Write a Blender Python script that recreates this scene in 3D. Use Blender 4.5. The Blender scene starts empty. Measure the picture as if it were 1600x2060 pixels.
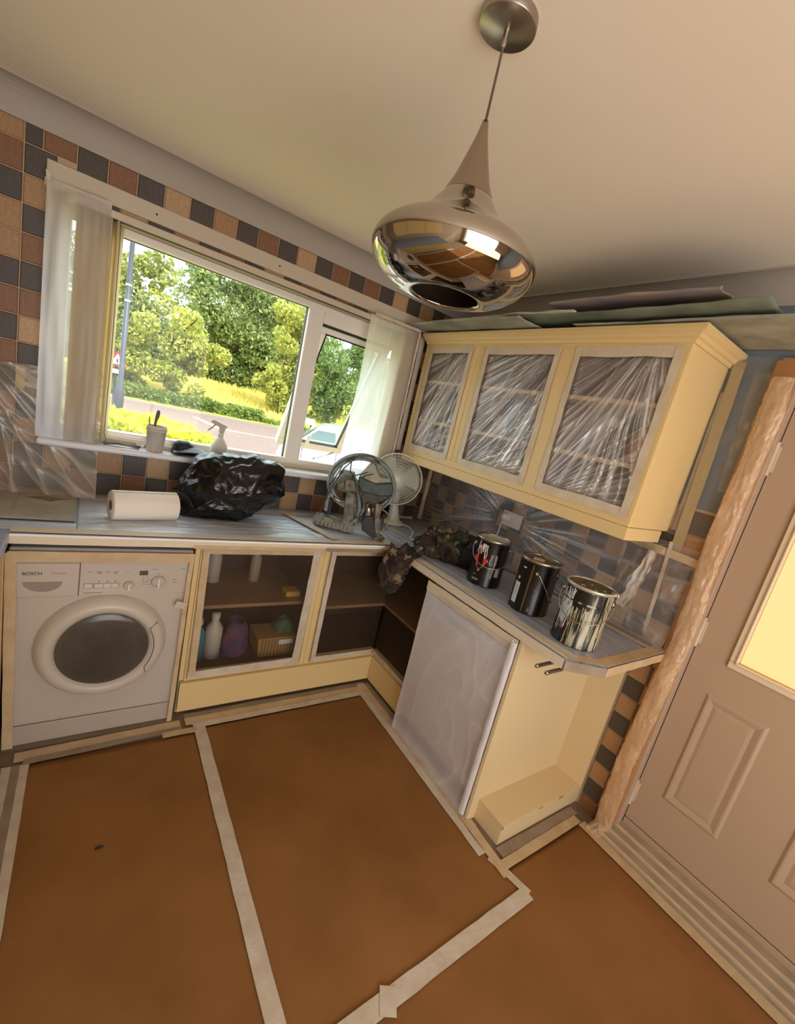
import bpy, bmesh, math, random
from mathutils import Vector, Matrix, noise
random.seed(7)
D = bpy.data; SC = bpy.context.scene; COL = SC.collection

# ------------------------------------------------------------------ camera
R_ = [[0.7973808332487984, -0.5572180988652646, 0.2317149047092834],
      [0.058330431113829545, -0.3110040873195923, -0.9486168976339088],
      [0.600650786708489, 0.7699249625564086, -0.21548592635943906]]
C_ = (-2.0478519270318176, -2.5373909184792015, 1.5889884415906075)
cam_d = D.cameras.new('camera'); cam = D.objects.new('camera', cam_d); COL.objects.link(cam)
cam_d.sensor_fit = 'VERTICAL'; cam_d.sensor_height = 36.0
cam_d.lens = 883.0746 / 2060 * 36
cam_d.shift_x = (800 - 826.89) / 2060; cam_d.shift_y = (1053.337 - 1030) / 2060
cam_d.clip_start = 0.02; cam_d.clip_end = 300
m = Matrix(((R_[0][0], -R_[1][0], -R_[2][0], C_[0]), (R_[0][1], -R_[1][1], -R_[2][1], C_[1]),
            (R_[0][2], -R_[1][2], -R_[2][2], C_[2]), (0, 0, 0, 1)))
cam.matrix_world = m
SC.camera = cam

# ------------------------------------------------------------------ world, sun, large lights, exposure
def s2l(c):
    if isinstance(c, str):
        c = tuple(int(c[i:i + 2], 16) / 255 for i in (0, 2, 4))
    return tuple((x / 12.92 if x <= .04045 else ((x + .055) / 1.055) ** 2.4) for x in c) + (1,)

W = D.worlds.new('sky'); SC.world = W; W.use_nodes = True
bg = W.node_tree.nodes['Background']; bg.inputs[0].default_value = (0.80, 0.90, 1.0, 1); bg.inputs[1].default_value = 3.8

def lamp(name, kind, loc, energy, color, aim=None, **kw):
    l = D.lights.new(name, kind); l.energy = energy; l.color = color
    for k, v in kw.items(): setattr(l, k, v)
    o = D.objects.new(name, l); COL.objects.link(o); o.location = loc
    if aim is not None: o.rotation_euler = (Vector(aim) - Vector(loc)).to_track_quat('-Z', 'Y').to_euler()
    return o
lamp('sun', 'SUN', (8, -8, 14), 6.0, (1.0, .93, .80), aim=(2, 9, -6), angle=.01)
# added warm fill from behind the camera, aimed up at the ceiling
lamp('rear_fill_light', 'AREA', (-1.25, -3.90, .95), 29, (1.0, .82, .62), aim=(-1.0, -2.2, 2.6), shape='RECTANGLE', size=1.9, size_y=1.5)
lamp('window_portal', 'AREA', (-1.31, .13, 1.65), 1, (1, 1, 1), aim=(-1.31, -3, 1.65), shape='RECTANGLE', size=1.8, size_y=.95).data.cycles.is_portal = True
SC.view_settings.view_transform = 'Standard'; SC.view_settings.look = 'None'
SC.view_settings.gamma = 1.0; SC.view_settings.use_curve_mapping = False
SC.view_settings.exposure = 0.0

# ------------------------------------------------------------------ materials
def newmat(name):
    m = D.materials.new(name); m.use_nodes = True; nt = m.node_tree
    for n in list(nt.nodes): nt.nodes.remove(n)
    return m, nt, nt.nodes.new('ShaderNodeOutputMaterial')
def ramp(nt, fac, stops):
    r = nt.nodes.new('ShaderNodeValToRGB'); e = r.color_ramp.elements
    while len(e) < len(stops): e.new(.5)
    for el, (p, c) in zip(e, stops): el.position = p; el.color = c if len(c) == 4 else c + (1,)
    nt.links.new(fac, r.inputs[0]); return r.outputs[0]
def texco(nt, scale=(1, 1, 1), rot=(0, 0, 0), kind='Object'):
    t = nt.nodes.new('ShaderNodeTexCoord'); mp = nt.nodes.new('ShaderNodeMapping')
    mp.inputs['Scale'].default_value = scale; mp.inputs['Rotation'].default_value = rot
    nt.links.new(t.outputs[kind], mp.inputs[0]); return mp.outputs[0]
def noise_n(nt, vec, scale, detail=3, rough=.55):
    n = nt.nodes.new('ShaderNodeTexNoise'); n.inputs['Scale'].default_value = scale
    n.inputs['Detail'].default_value = detail; n.inputs['Roughness'].default_value = rough
    if vec is not None: nt.links.new(vec, n.inputs['Vector'])
    return n.outputs['Fac']
def M(name, col, rough=.5, metal=0, col2=None, ns=6, stretch=(1, 1, 1), lo=.35, hi=.65, bump=0, bs=40, spec=.5,
      bstretch=None, trans=None, coat=0, island=False, emit=None, es=1):
    m, nt, out = newmat(name); b = nt.nodes.new('ShaderNodeBsdfPrincipled'); L = nt.links.new
    c1 = s2l(col); b.inputs['Base Color'].default_value = c1
    b.inputs['Roughness'].default_value = rough; b.inputs['Metallic'].default_value = metal
    b.inputs['Specular IOR Level'].default_value = spec; b.inputs['Coat Weight'].default_value = coat
    if col2:
        c2 = s2l(col2); n = noise_n(nt, texco(nt, stretch), ns)
        L(ramp(nt, n, [(lo, c1), (hi, c2)]), b.inputs['Base Color'])
        if island:
            g = nt.nodes.new('ShaderNodeNewGeometry')
            mx = nt.nodes.new('ShaderNodeMath'); mx.operation = 'MULTIPLY_ADD'; mx.inputs[1].default_value = .55
            L(g.outputs['Random Per Island'], mx.inputs[0]); ml = nt.nodes.new('ShaderNodeMath'); ml.operation = 'MULTIPLY'
            ml.inputs[1].default_value = .5; L(n, ml.inputs[0]); L(ml.outputs[0], mx.inputs[2])
            L(ramp(nt, mx.outputs[0], [(lo, c1), (hi, c2)]), b.inputs['Base Color'])
    if bump:
        n2 = noise_n(nt, texco(nt, bstretch or (1, 1, 1)), bs, 4); bp = nt.nodes.new('ShaderNodeBump')
        bp.inputs['Strength'].default_value = bump; bp.inputs['Distance'].default_value = .01
        L(n2, bp.inputs['Height']); L(bp.outputs[0], b.inputs['Normal'])
    if emit:
        b.inputs['Emission Color'].default_value = s2l(emit); b.inputs['Emission Strength'].default_value = es
    src = b.outputs[0]
    if trans:
        t = nt.nodes.new('ShaderNodeBsdfTranslucent'); t.inputs[0].default_value = s2l(trans[0])
        mx = nt.nodes.new('ShaderNodeMixShader'); mx.inputs[0].default_value = trans[1]
        L(src, mx.inputs[1]); L(t.outputs[0], mx.inputs[2]); src = mx.outputs[0]
    L(src, out.inputs[0]); return m
def film(name, opac=.35, streak=.4, scale=9, stretch=(1, 1, 1), rot=(0, 0, 0), col='f2f0ee', rough=.22, transl=.35, gloss=.35, bump=.4, lo=.5, hi=.72):
    """thin plastic sheet: clear where flat, milky along its folds"""
    m, nt, out = newmat(name); L = nt.links.new
    n = noise_n(nt, texco(nt, stretch, rot), scale, 4, .6)
    f = ramp(nt, n, [(lo, (opac,) * 3), (hi, (min(1, opac + streak),) * 3)])
    tr = nt.nodes.new('ShaderNodeBsdfTransparent'); tl = nt.nodes.new('ShaderNodeBsdfTranslucent'); df = nt.nodes.new('ShaderNodeBsdfDiffuse')
    gl = nt.nodes.new('ShaderNodeBsdfGlossy'); gl.inputs['Roughness'].default_value = rough
    for q in (tl, df): q.inputs[0].default_value = s2l(col)
    bp = nt.nodes.new('ShaderNodeBump'); bp.inputs['Strength'].default_value = bump; bp.inputs['Distance'].default_value = .01
    L(n, bp.inputs['Height'])
    for q in (df, gl): L(bp.outputs[0], q.inputs['Normal'])
    a = nt.nodes.new('ShaderNodeMixShader'); a.inputs[0].default_value = transl; L(df.outputs[0], a.inputs[1]); L(tl.outputs[0], a.inputs[2])
    g = nt.nodes.new('ShaderNodeMixShader'); g.inputs[0].default_value = gloss; L(a.outputs[0], g.inputs[1]); L(gl.outputs[0], g.inputs[2])
    z = nt.nodes.new('ShaderNodeMixShader'); L(f, z.inputs[0]); L(tr.outputs[0], z.inputs[1]); L(g.outputs[0], z.inputs[2])
    L(z.outputs[0], out.inputs[0]); return m
def foldfilm(name, lo_op=.18, hi_op=.85, col='f4ecea', rough=.18, gloss=.3, transl=.2):
    """plastic whose thickness (the 'fold' attribute of its mesh) makes it milky"""
    m, nt, out = newmat(name); L = nt.links.new; at = nt.nodes.new('ShaderNodeAttribute'); at.attribute_name = 'fold'
    f = ramp(nt, at.outputs['Fac'], [(0, (lo_op,) * 3), (1, (hi_op,) * 3)])
    tr = nt.nodes.new('ShaderNodeBsdfTransparent'); tl = nt.nodes.new('ShaderNodeBsdfTranslucent'); df = nt.nodes.new('ShaderNodeBsdfDiffuse')
    gl = nt.nodes.new('ShaderNodeBsdfGlossy'); gl.inputs['Roughness'].default_value = rough
    for q in (tl, df): q.inputs[0].default_value = s2l(col)
    a = nt.nodes.new('ShaderNodeMixShader'); a.inputs[0].default_value = transl; L(df.outputs[0], a.inputs[1]); L(tl.outputs[0], a.inputs[2])
    g = nt.nodes.new('ShaderNodeMixShader'); g.inputs[0].default_value = gloss; L(a.outputs[0], g.inputs[1]); L(gl.outputs[0], g.inputs[2])
    z = nt.nodes.new('ShaderNodeMixShader'); L(f, z.inputs[0]); L(tr.outputs[0], z.inputs[1]); L(g.outputs[0], z.inputs[2])
    L(z.outputs[0], out.inputs[0]); return m
def glassmat(name, tint=(.97, 1, .98), refl=.05):
    m, nt, out = newmat(name); t = nt.nodes.new('ShaderNodeBsdfTransparent'); t.inputs[0].default_value = tint + (1,)
    g = nt.nodes.new('ShaderNodeBsdfGlossy'); g.inputs['Roughness'].default_value = .02
    mx = nt.nodes.new('ShaderNodeMixShader'); mx.inputs[0].default_value = refl
    nt.links.new(t.outputs[0], mx.inputs[1]); nt.links.new(g.outputs[0], mx.inputs[2]); nt.links.new(mx.outputs[0], out.inputs[0]); return m

CREAM = M('cream_paint', 'e2c38a', .42, bump=.03, bs=90)
CREAM_IN = M('cream_melamine', 'dfc79a', .5)
CABIN = M('brown_cabinet_inside', '8c6f5e', .6, col2='7d6252', ns=3)
CARC = M('tan_carcass', 'a8805a', .55, col2='8f6a48', ns=3)
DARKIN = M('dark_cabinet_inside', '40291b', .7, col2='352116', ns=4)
CEIL = M('ceiling_paint', 'efe0cc', .85, bump=.03, bs=60)
COVE = M('coving_paint', 'b3a799', .8)
BLUE = M('blue_wall_paint', '6d7884', .8, bump=.05, bs=60)
PLASTER = M('plaster_paint', 'b9a68c', .85)
GROUT = M('grout', 'bfa585', .9)
WHITE = M('white_upvc', 'ece4da', .3)
GASKET = M('black_gasket', '15151a', .5)
APPL = M('white_enamel', 'c4b8ab', .35)
DOORW = M('door_paint', 'b79c83', .55, bump=.04, bs=120)
KRAFT = M('kraft_paper', '926436', .75, col2='80562a', ns=2.2, bump=.35, bs=3.5, spec=.25)
TAPE = M('masking_tape', 'cdb38e', .6, col2='bfa37c', ns=14, bump=.25, bs=60)
TAPEW = M('pale_tape', 'd2c4b2', .6, col2='c4b29c', ns=14, bump=.25, bs=60)
TAPED = M('grey_tape', '9c8a74', .6, col2='8b7a66', ns=12, bump=.2, bs=60)
CHROME = M('chrome', 'b8b2aa', .035, 1)
STEEL = M('brushed_steel', 'b0a69a', .32, 1, bump=.02, bs=200)
CANB = M('black_can', '080808', .3, coat=.15, spec=.4)
TINLID = M('tin_lid', 'b3a790', .35, .7, col2='8d7d62', ns=14, bump=.2, bs=30)
BLACK = M('black_plastic', '0b0b0c', .4)
BAGM = M('bin_bag', '040405', .2, spec=.6, bump=.6, bs=16, bstretch=(1, 1, 2.4))
PAPERW = M('kitchen_paper', 'f0e6d8', .85, bump=.35, bs=70)
GREYP = M('grey_plastic', 'cdc6ba', .6, col2='b0a99c', ns=12)
DUSTY = M('dusty_grey_metal', '8f8877', .65, col2='55524a', ns=26, bump=.4, bs=70)
DUSTYL = M('dusty_pale_plastic', 'aaa595', .6, col2='8a8677', ns=20, bump=.2, bs=50)
DGREEN = M('dark_green_plastic', '23302e', .45, col2='3d4a44', ns=18)
HOSE = M('grey_hose', '8b918b', .45, col2='666d69', ns=30)
FANW = M('fan_white_plastic', 'd8d4c6', .4)
BLINDM = M('vertical_blind_fabric', 'eee4c6', .8, trans=('fbf1d2', .6))
BLUEGREY = M('sky_tinted_laminate', 'a4aec0', .3, col2='929cb0', ns=20)  # blue of the sky's reflection put into the base colour
CARD = M('painted_cardboard', 'a7a594', .7, col2='787a6b', ns=5, bump=.3, bs=14)
CARD2 = M('green_grey_cardboard', '7f8672', .7, col2='5f6656', ns=4, bump=.3, bs=12)
WOOD = M('tan_wood', 'b98552', .6, col2='a36f40', ns=4, stretch=(1, 1, .1))
RED = M('red_print', 'd0252a', .4)
CREAMDRIP = M('paint_drips', 'cfc8bb', .5)
GLASS = glassmat('window_glass', refl=.012)
DARKGLASS = M('porthole_glass', '1e130d', .15)
FILMW = film('appliance_film', .09, .08, 3, (1, 1, .6), col='eadfce', rough=.35, gloss=.12, bump=.05, lo=.4, hi=.7)
FILMD = film('milky_film', .72, .16, 6, (1, 1, .5), col='f8f4f8', rough=.3, gloss=.15, transl=.05, bump=.5)
FILMC = film('clear_film', .10, .5, 5, (6, 6, 1), (0.5, 0, 0), rough=.18, gloss=.5)
FILMWALL = film('wall_film', .20, .3, 4, (1, 3, 14), (.25, 0, 0), col='dcd6d2', rough=.28, gloss=.35)
FILMCUR = film('curtain_film', .74, .14, 4, (5, 1, .3), col='fdfbff', rough=.4, gloss=.03, transl=.85, bump=.2)
FILMTOP = film('worktop_film', .88, .12, 5, (1.2, 9, 1), (0, 0, .12), col='dfe6f6', rough=.3, gloss=.42, transl=.0, bump=1)  # bluish white diffuse colour stands for the sky reflected from the window
FILMTOP2 = film('worktop_film_right', .6, .4, 5, (9, 1.2, 1), (0, 0, .2), col='d8dae6', rough=.25, gloss=.5, transl=.0, bump=1)
FILMCAB = film('cabinet_film', .22, .6, 3.4, (1, 3.0, 16), (.85, 0, 0), col='f4e9e6', rough=.2, gloss=.4, transl=.2, bump=.5, lo=.46, hi=.62)
FILMLOW = film('dusty_film', .26, .14, 3, (1, 1, 1), col='76604c', rough=.4, gloss=.06)
FILMPEACH = film('crumpled_film', .5, .45, 10, (2, 2, .6), (.5, 0, 0), col='f4d2a8', rough=.38, gloss=.14, transl=.3, bump=.5)  # film is neutral; warm door light is put into its peach colour
TILES = [M('slate_tile', '54483f', .45, col2='473c35', ns=9, bump=.15, bs=40),
         M('tan_tile', 'b0875f', .45, col2='9f764f', ns=9, bump=.15, bs=40),
         M('brown_tile', '8c6140', .45, col2='7c5233', ns=9, bump=.15, bs=40),
         M('beige_tile', 'c09c73', .45, col2='b08a60', ns=9, bump=.15, bs=40)]

# ------------------------------------------------------------------ mesh builder
class MB:
    def __init__(s): s.v = []; s.f = []; s.sm = []; s.mi = []
    def add(s, vs, fs, smooth=False, mi=0):
        o = len(s.v); s.v += [tuple(p) for p in vs]
        for f in fs: s.f.append([o + i for i in f]); s.sm.append(smooth); s.mi.append(mi)
        return s
    def box(s, a, b, mi=0):
        x0, y0, z0 = a; x1, y1, z1 = b
        if x0 > x1: x0, x1 = x1, x0
        if y0 > y1: y0, y1 = y1, y0
        if z0 > z1: z0, z1 = z1, z0
        e = 6e-5 * (len(s.f) // 6 % 9); x0 -= e; y0 -= e; z0 -= e; x1 += e; y1 += e; z1 += e
        return s.add([(x0, y0, z0), (x1, y0, z0), (x1, y1, z0), (x0, y1, z0), (x0, y0, z1), (x1, y0, z1), (x1, y1, z1), (x0, y1, z1)],
                     [(0, 3, 2, 1), (4, 5, 6, 7), (0, 1, 5, 4), (1, 2, 6, 5), (2, 3, 7, 6), (3, 0, 4, 7)], mi=mi)
    def prism(s, pts, d, mi=0, smooth=False):
        """closed polygon of 3d points extruded by vector d"""
        n = len(pts); d = Vector(d); a = [Vector(p) for p in pts]; b = [p + d for p in a]
        fs = [tuple(range(n))[::-1], tuple(range(n, 2 * n))] + [(i, (i + 1) % n, n + (i + 1) % n, n + i) for i in range(n)]
        return s.add(a + b, fs, smooth, mi)
    def lathe(s, prof, c=(0, 0, 0), n=32, axis='z', mi=0, smooth=True, a0=0, a1=None):
        full = a1 is None; a1 = 2 * math.pi if full else a1; k = n if full else n + 1; vs = []
        for r, h in prof:
            for i in range(k):
                t = a0 + (a1 - a0) * i / n; x, y = r * math.cos(t), r * math.sin(t)
                p = {'z': (x, y, h), 'y': (x, h, y), 'x': (h, x, y)}[axis]
                vs.append((p[0] + c[0], p[1] + c[1], p[2] + c[2]))
        fs = []
        for j in range(len(prof) - 1):
            for i in range(n):
                i2 = (i + 1) % k if full else i + 1
                fs.append((j * k + i, j * k + i2, (j + 1) * k + i2, (j + 1) * k + i))
        return s.add(vs, fs, smooth, mi)
    def tube(s, pts, r, n=8, closed=False, mi=0, caps=True):
        P = [Vector(p) for p in pts]; k = len(P); rs = r if isinstance(r, (list, tuple)) else [r] * k
        vs = []; up = None
        for i, p in enumerate(P):
            if closed: t = P[(i + 1) % k] - P[i - 1]
            else: t = P[min(i + 1, k - 1)] - P[max(i - 1, 0)]
            if t.length < 1e-9: t = Vector((0, 0, 1))
            t.normalize()
            if up is None:
                up = Vector((0, 0, 1)) if abs(t.z) < .9 else Vector((1, 0, 0))
            u = t.cross(up)
            if u.length < 1e-4: u = t.cross(Vector((0, 1, .3)))
            u.normalize(); w = t.cross(u).normalized(); up = -w if False else u.cross(t)
            for j in range(n):
                a = 2 * math.pi * j / n; vs.append(p + (u * math.cos(a) + w * math.sin(a)) * rs[i])
        fs = []
        for i in range(k if closed else k - 1):
            for j in range(n):
                a, b = i * n + j, i * n + (j + 1) % n; i2 = (i + 1) % k
                fs.append((a, b, i2 * n + (j + 1) % n, i2 * n + j))
        if caps and not closed: fs += [tuple(range(n)), tuple(range((k - 1) * n, k * n))[::-1]]
        return s.add(vs, fs, True, mi)
    def rod(s, a, b, r, n=12, mi=0): return s.tube([a, b], r, n, mi=mi)
    def grid(s, fn, nu, nv, smooth=True, mi=0):
        vs = [fn(i / nu, j / nv) for j in range(nv + 1) for i in range(nu + 1)]
        fs = [(j * (nu + 1) + i, j * (nu + 1) + i + 1, (j + 1) * (nu + 1) + i + 1, (j + 1) * (nu + 1) + i) for j in range(nv) for i in range(nu)]
        return s.add(vs, fs, smooth, mi)
    def ball(s, c, r, n=12, mi=0, sq=(1, 1, 1)):
        pr = [(math.sin(math.pi * i / n) * 1 + 1e-5, -math.cos(math.pi * i / n)) for i in range(n + 1)]
        vs = []
        for rr, h in pr:
            for i in range(n * 2):
                t = math.pi * i / n; vs.append((c[0] + r * sq[0] * rr * math.cos(t), c[1] + r * sq[1] * rr * math.sin(t), c[2] + r * sq[2] * h))
        k = 2 * n
        return s.add(vs, [(j * k + i, j * k + (i + 1) % k, (j + 1) * k + (i + 1) % k, (j + 1) * k + i) for j in range(n) for i in range(k)], True, mi)

LOCAL = set()
def tag(o, label, cat, group=None, kind=None):
    if label: o['label'] = label
    if cat: o['category'] = cat
    if group: o['group'] = group
    if kind: o['kind'] = kind
    return o
def thing(name, label, cat, loc=(0, 0, 0), rot=0, group=None, local=False, kind=None):
    o = D.objects.new(name, None); COL.objects.link(o); o.location = loc; o.rotation_euler = (0, 0, rot); o.empty_display_size = .05
    if local: LOCAL.add(o.name)
    return tag(o, label, cat, group, kind)
def base_off(p):
    off = Vector((0, 0, 0))
    while p is not None:
        if p.name in LOCAL: return off if off.length else Vector((0, 0, 0))
        off += p.location; p = p.parent
    return off
def part(name, mb, mat, parent=None, bev=0, label=None, seg=2, mats=None, kind=None, sol=0):
    me = D.meshes.new(name); off = base_off(parent) if parent is not None else Vector((0, 0, 0))
    loc = parent is not None and any_local(parent)
    vs = mb.v if loc else [(a - off.x, b - off.y, c - off.z) for a, b, c in mb.v]
    me.from_pydata(vs, [], mb.f); me.polygons.foreach_set('use_smooth', mb.sm)
    if mats:
        for q in mats: me.materials.append(q)
        me.polygons.foreach_set('material_index', mb.mi)
    else: me.materials.append(mat)
    me.update(); o = D.objects.new(name, me); COL.objects.link(o)
    if parent is not None: o.parent = parent
    if bev:
        b = o.modifiers.new('bevel', 'BEVEL'); b.width = bev; b.segments = seg; b.limit_method = 'ANGLE'; b.angle_limit = .6
    if sol:
        q = o.modifiers.new('solid', 'SOLIDIFY'); q.thickness = sol; q.offset = 0
    if label: o['label'] = label
    if kind: o['kind'] = kind
    return o
def any_local(p):
    while p is not None:
        if p.name in LOCAL: return True
        p = p.parent
    return False
def solo(name, mb, mat, label, cat, group=None, kind=None, **kw):
    """a thing that is one mesh; origin at its base"""
    me_o = part(name, mb, mat, **kw); vs = me_o.data.vertices
    c = Vector((sum(v.co.x for v in vs) / len(vs), sum(v.co.y for v in vs) / len(vs), min(v.co.z for v in vs)))
    me_o.data.transform(Matrix.Translation(-c)); me_o.location = c
    return tag(me_o, label, cat, group, kind)
def foldsheet(pos, fold, nu, nv, mat, label, name='plastic_sheet', cat='plastic sheet'):
    """sheet from pos(u,v,h) whose relief h = fold(u,v) is kept as a mesh attribute"""
    F = [fold(i / nu, j / nv) for j in range(nv + 1) for i in range(nu + 1)]
    mb = MB().grid(lambda u, v: pos(u, v, F[round(v * nv) * (nu + 1) + round(u * nu)]), nu, nv)
    o = solo(name, mb, mat, label, cat); at = o.data.attributes.new('fold', 'FLOAT', 'POINT'); at.data.foreach_set('value', [min(1, max(0, f)) for f in F]); return o
def nz(x, y, z=0, s=1): return noise.noise(Vector((x * s, y * s, z * s)))
def rid(x, y, z, s=1): return 1 - 2 * abs(noise.noise(Vector((x * s, y * s, z * s))))

# ================================================================== ROOM SHELL
XL, YB, ZC = -2.90, -4.0, 2.43           # left wall, rear wall, ceiling
WX0, WX1, WZ0, WZ1 = -2.20, -.43, 1.19, 2.115   # window opening
fl = part('floor', MB().box((XL - .2, YB - .2, -.15), (.25, .3, 0)), M('floor_vinyl', '7a6650', .6)); fl['kind'] = 'structure'
ce = part('ceiling', MB().box((XL - .2, YB - .2, ZC), (.25, .3, ZC + .15)), CEIL); ce['kind'] = 'structure'
w = MB()
w.box((XL - .2, 0, 0), (WX0, .19, ZC)); w.box((WX1, 0, 0), (.25, .19, ZC)); w.box((WX0, 0, 0), (WX1, .19, WZ0)); w.box((WX0, 0, WZ1), (WX1, .19, ZC))
wall_back = part('wall_back', w, PLASTER); wall_back['kind'] = 'structure'
DY0, DY1, DZ1 = -1.945, -2.755, 2.07     # door opening in right wall
w = MB(); w.box((0, 0, 0), (.25, DY0 + .03, ZC)); w.box((0, DY1 - .03, 0), (.25, YB - .2, ZC)); w.box((0, DY0 + .03, DZ1 + .03), (.25, DY1 - .03, ZC))
wall_right = part('wall_right', w, BLUE); wall_right['kind'] = 'structure'
w = MB(); w.box((XL - .2, 0, 0), (XL, YB, ZC)); wl = part('wall_left', w, PLASTER); wl['kind'] = 'structure'
# rear wall with an unseen opening added for the fill light
w = MB(); w.box((XL - .2, YB - .2, 0), (-2.7, YB, ZC)); w.box((-.8, YB - .2, 0), (.25, YB, ZC)); w.box((-2.7, YB - .2, 0), (-.8, YB, .35)); w.box((-2.7, YB - .2, 2.3), (-.8, YB, ZC))
wf = part('wall_front', w, PLASTER); wf['kind'] = 'structure'
def cove(name, p0, p1, inward, top=ZC, s=.103, side=None):
    P0, P1, n = Vector(p0), Vector(p1), Vector(inward); prof = [(0, -s), (.006, -s)]
    for i in range(9):
        a = math.pi / 2 * i / 8; prof.append((s - (s - .008) * math.cos(a) , -s + (s - .008) * math.sin(a)))
    prof += [(s + .006, -.008), (s + .006, 0), (0, 0)]
    pts = [P0 + n * u + Vector((0, 0, top + h)) for u, h in prof]
    o = part(name, MB().prism(pts, P1 - P0, smooth=False), COVE); o['kind'] = 'structure'; return o
cove('trim_1', (XL, 0, 0), (0, 0, 0), (0, -1, 0)); cove('trim_2', (0, 0, 0), (0, YB, 0), (-1, 0, 0))

# ---- tiles: one shared mesh per colour, one object per tile
def tile_mesh(i):
    b = .03; z = 1.0
    me = D.meshes.new('tile'); vs = [(-.5, -.5, 0), (.5, -.5, 0), (.5, .5, 0), (-.5, .5, 0), (-.5, -.5, .6), (.5, -.5, .6), (.5, .5, .6), (-.5, .5, .6),
        (-.5 + b, -.5 + b, z), (.5 - b, -.5 + b, z), (.5 - b, .5 - b, z), (-.5 + b, .5 - b, z)]
    fs = [(0, 1, 5, 4), (1, 2, 6, 5), (2, 3, 7, 6), (3, 0, 4, 7), (4, 5, 9, 8), (5, 6, 10, 9), (6, 7, 11, 10), (7, 4, 8, 11), (8, 9, 10, 11)]
    me.from_pydata(vs, [], fs); me.materials.append(TILES[i]); return me
TM = [tile_mesh(i) for i in range(4)]
RX = Matrix.Rotation(math.pi / 2, 4, 'X'); RY = Matrix.Rotation(math.pi / 2, 4, 'Z') @ Matrix.Rotation(math.pi / 2, 4, 'X')
def tile(parent, wallax, a0, a1, z0, z1, k, g=.0022):
    if a1 - a0 < .012 or z1 - z0 < .012: return
    o = D.objects.new('tile', TM[k]); COL.objects.link(o); o.parent = parent
    ca, cz = (a0 + a1) / 2, (z0 + z1) / 2; S = Matrix.Diagonal((a1 - a0 - 2 * g, z1 - z0 - 2 * g, .0075 + random.uniform(-.0006, .0006), 1))
    if wallax == 'y': o.matrix_local = Matrix.Translation((ca, 0, cz)) @ RX @ S
    else: o.matrix_local = Matrix.Translation((0, ca, cz)) @ Matrix.Rotation(-math.pi / 2, 4, 'Z') @ RX @ S
def light_kind(): return random.choices((1, 2, 3), (.5, .3, .2))[0]
P = .1034
def zrow(k): return 1.02 + P * k
gb = MB().box((-2.62, -.0015, .90), (WX0, .001, 2.328)).box((WX0, -.0015, .90), (WX1, .001, WZ0 - .03)).box((WX0, -.0015, WZ1), (WX1, .001, 2.328)).box((WX1, -.0015, .9), (0, .001, 2.328))
part('grout', gb, GROUT, wall_back)
lcol = {0: [1, 2, 0, 1, 1, 0, 2, 0, 2, 0, 1, 0, 2], 1: [0, 0, 1, 0, 2, 0, 2, 3, 0, 2, 0, 1, 0, 2], 2: [2, 1, 0, 3, 0, 2, 0, 1, 0, 1, 2, 0, 1]}
for c in range(3):            # columns left of the window
    for r in range(-1, 13):
        x1 = -2.30 + (0.1034 if c == 1 else 0) - (P if c == 2 else 0); x0 = x1 - P
        if c == 1: x0, x1 = -2.30, WX0
        z0, z1 = zrow(r), min(zrow(r + 1), 2.328)
        k = lcol[{0: 0, 1: 1, 2: 2}[c]][min(max(12 - r, 0), 12)]
        if c == 1 and r == 12: tile(wall_back, 'y', -2.30, -2.245, z0, z1, 0); tile(wall_back, 'y', -2.245, -2.142, z0, z1, 2); continue
        if z1 > .92: tile(wall_back, 'y', x0, x1, max(z0, .905), z1, k)
x = -2.142; i = 0
alt = [0, 2, 0, 3, 0, 1, 0, 2, 0, 3, 0, 2, 0, 2, 0, 3, 0, 1, 0, 2, 0]
while x < -.01:                # row under the coving
    tile(wall_back, 'y', x, min(x + .1022, -.002), zrow(11) + .07, 2.328, alt[i % len(alt)]); x += .1022; i += 1
x = WX0; i = 0; nx = -2.092
while x < -.01:                # row between batten and window head
    tile(wall_back, 'y', x, min(nx, -.002), WZ1 + .002, 2.213, alt[(i + 1) % len(alt)]); x = nx; nx = x + .1022; i += 1
x = WX0; nx = -2.104; i = 0
while x < -.01:                # rows below the sill
    x1 = min(nx, -.002)
    a = 0 if i % 2 == 1 else random.choice((1, 1, 3)); b = random.choice((2, 2, 1)) if i % 2 == 1 else 0
    tile(wall_back, 'y', x, x1, 1.02, 1.135 if x1 <= WX1 + .02 else zrow(1), a); tile(wall_back, 'y', x, x1, .905, 1.02, b); x = x1; nx = x + .1016; i += 1
x = WX1 + .01; i = 0
while x < -.01:                # right of the window
    x1 = min(x + .1022, -.002)
    for r in range(1, 12): tile(wall_back, 'y', x, x1, zrow(r), min(zrow(r + 1), 2.213), 0 if (r + i) % 2 else light_kind())
    x = x1; i += 1
g = MB().box((-.001, -.01, .90), (.0015, -1.875, 1.53)).box((-.001, -1.74, 0.0), (.0015, -1.875, .9))
part('grout', g, GROUT, wall_right)
for i in range(-1, 19):
    y1 = -.035 - .1012 * i; y0 = y1 - .1012
    y1 = min(y1, -.003); y0 = max(y0, -1.868)
    for r in range(-1, 5):
        z0 = 1.02 + .1 * r; z1 = z0 + .1
        tile(wall_right, 'x', y0, y1, max(z0, .905), z1, 0 if (i + r) % 2 == 1 else light_kind())
for r in range(-1, 9):
    for i, (y0, y1) in enumerate(((-1.868, -1.84), (-1.84, -1.755))):
        tile(wall_right, 'x', y0, y1, .07 + .094 * r, .07 + .094 * (r + 1), 0 if (i + r) % 2 else light_kind())

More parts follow.
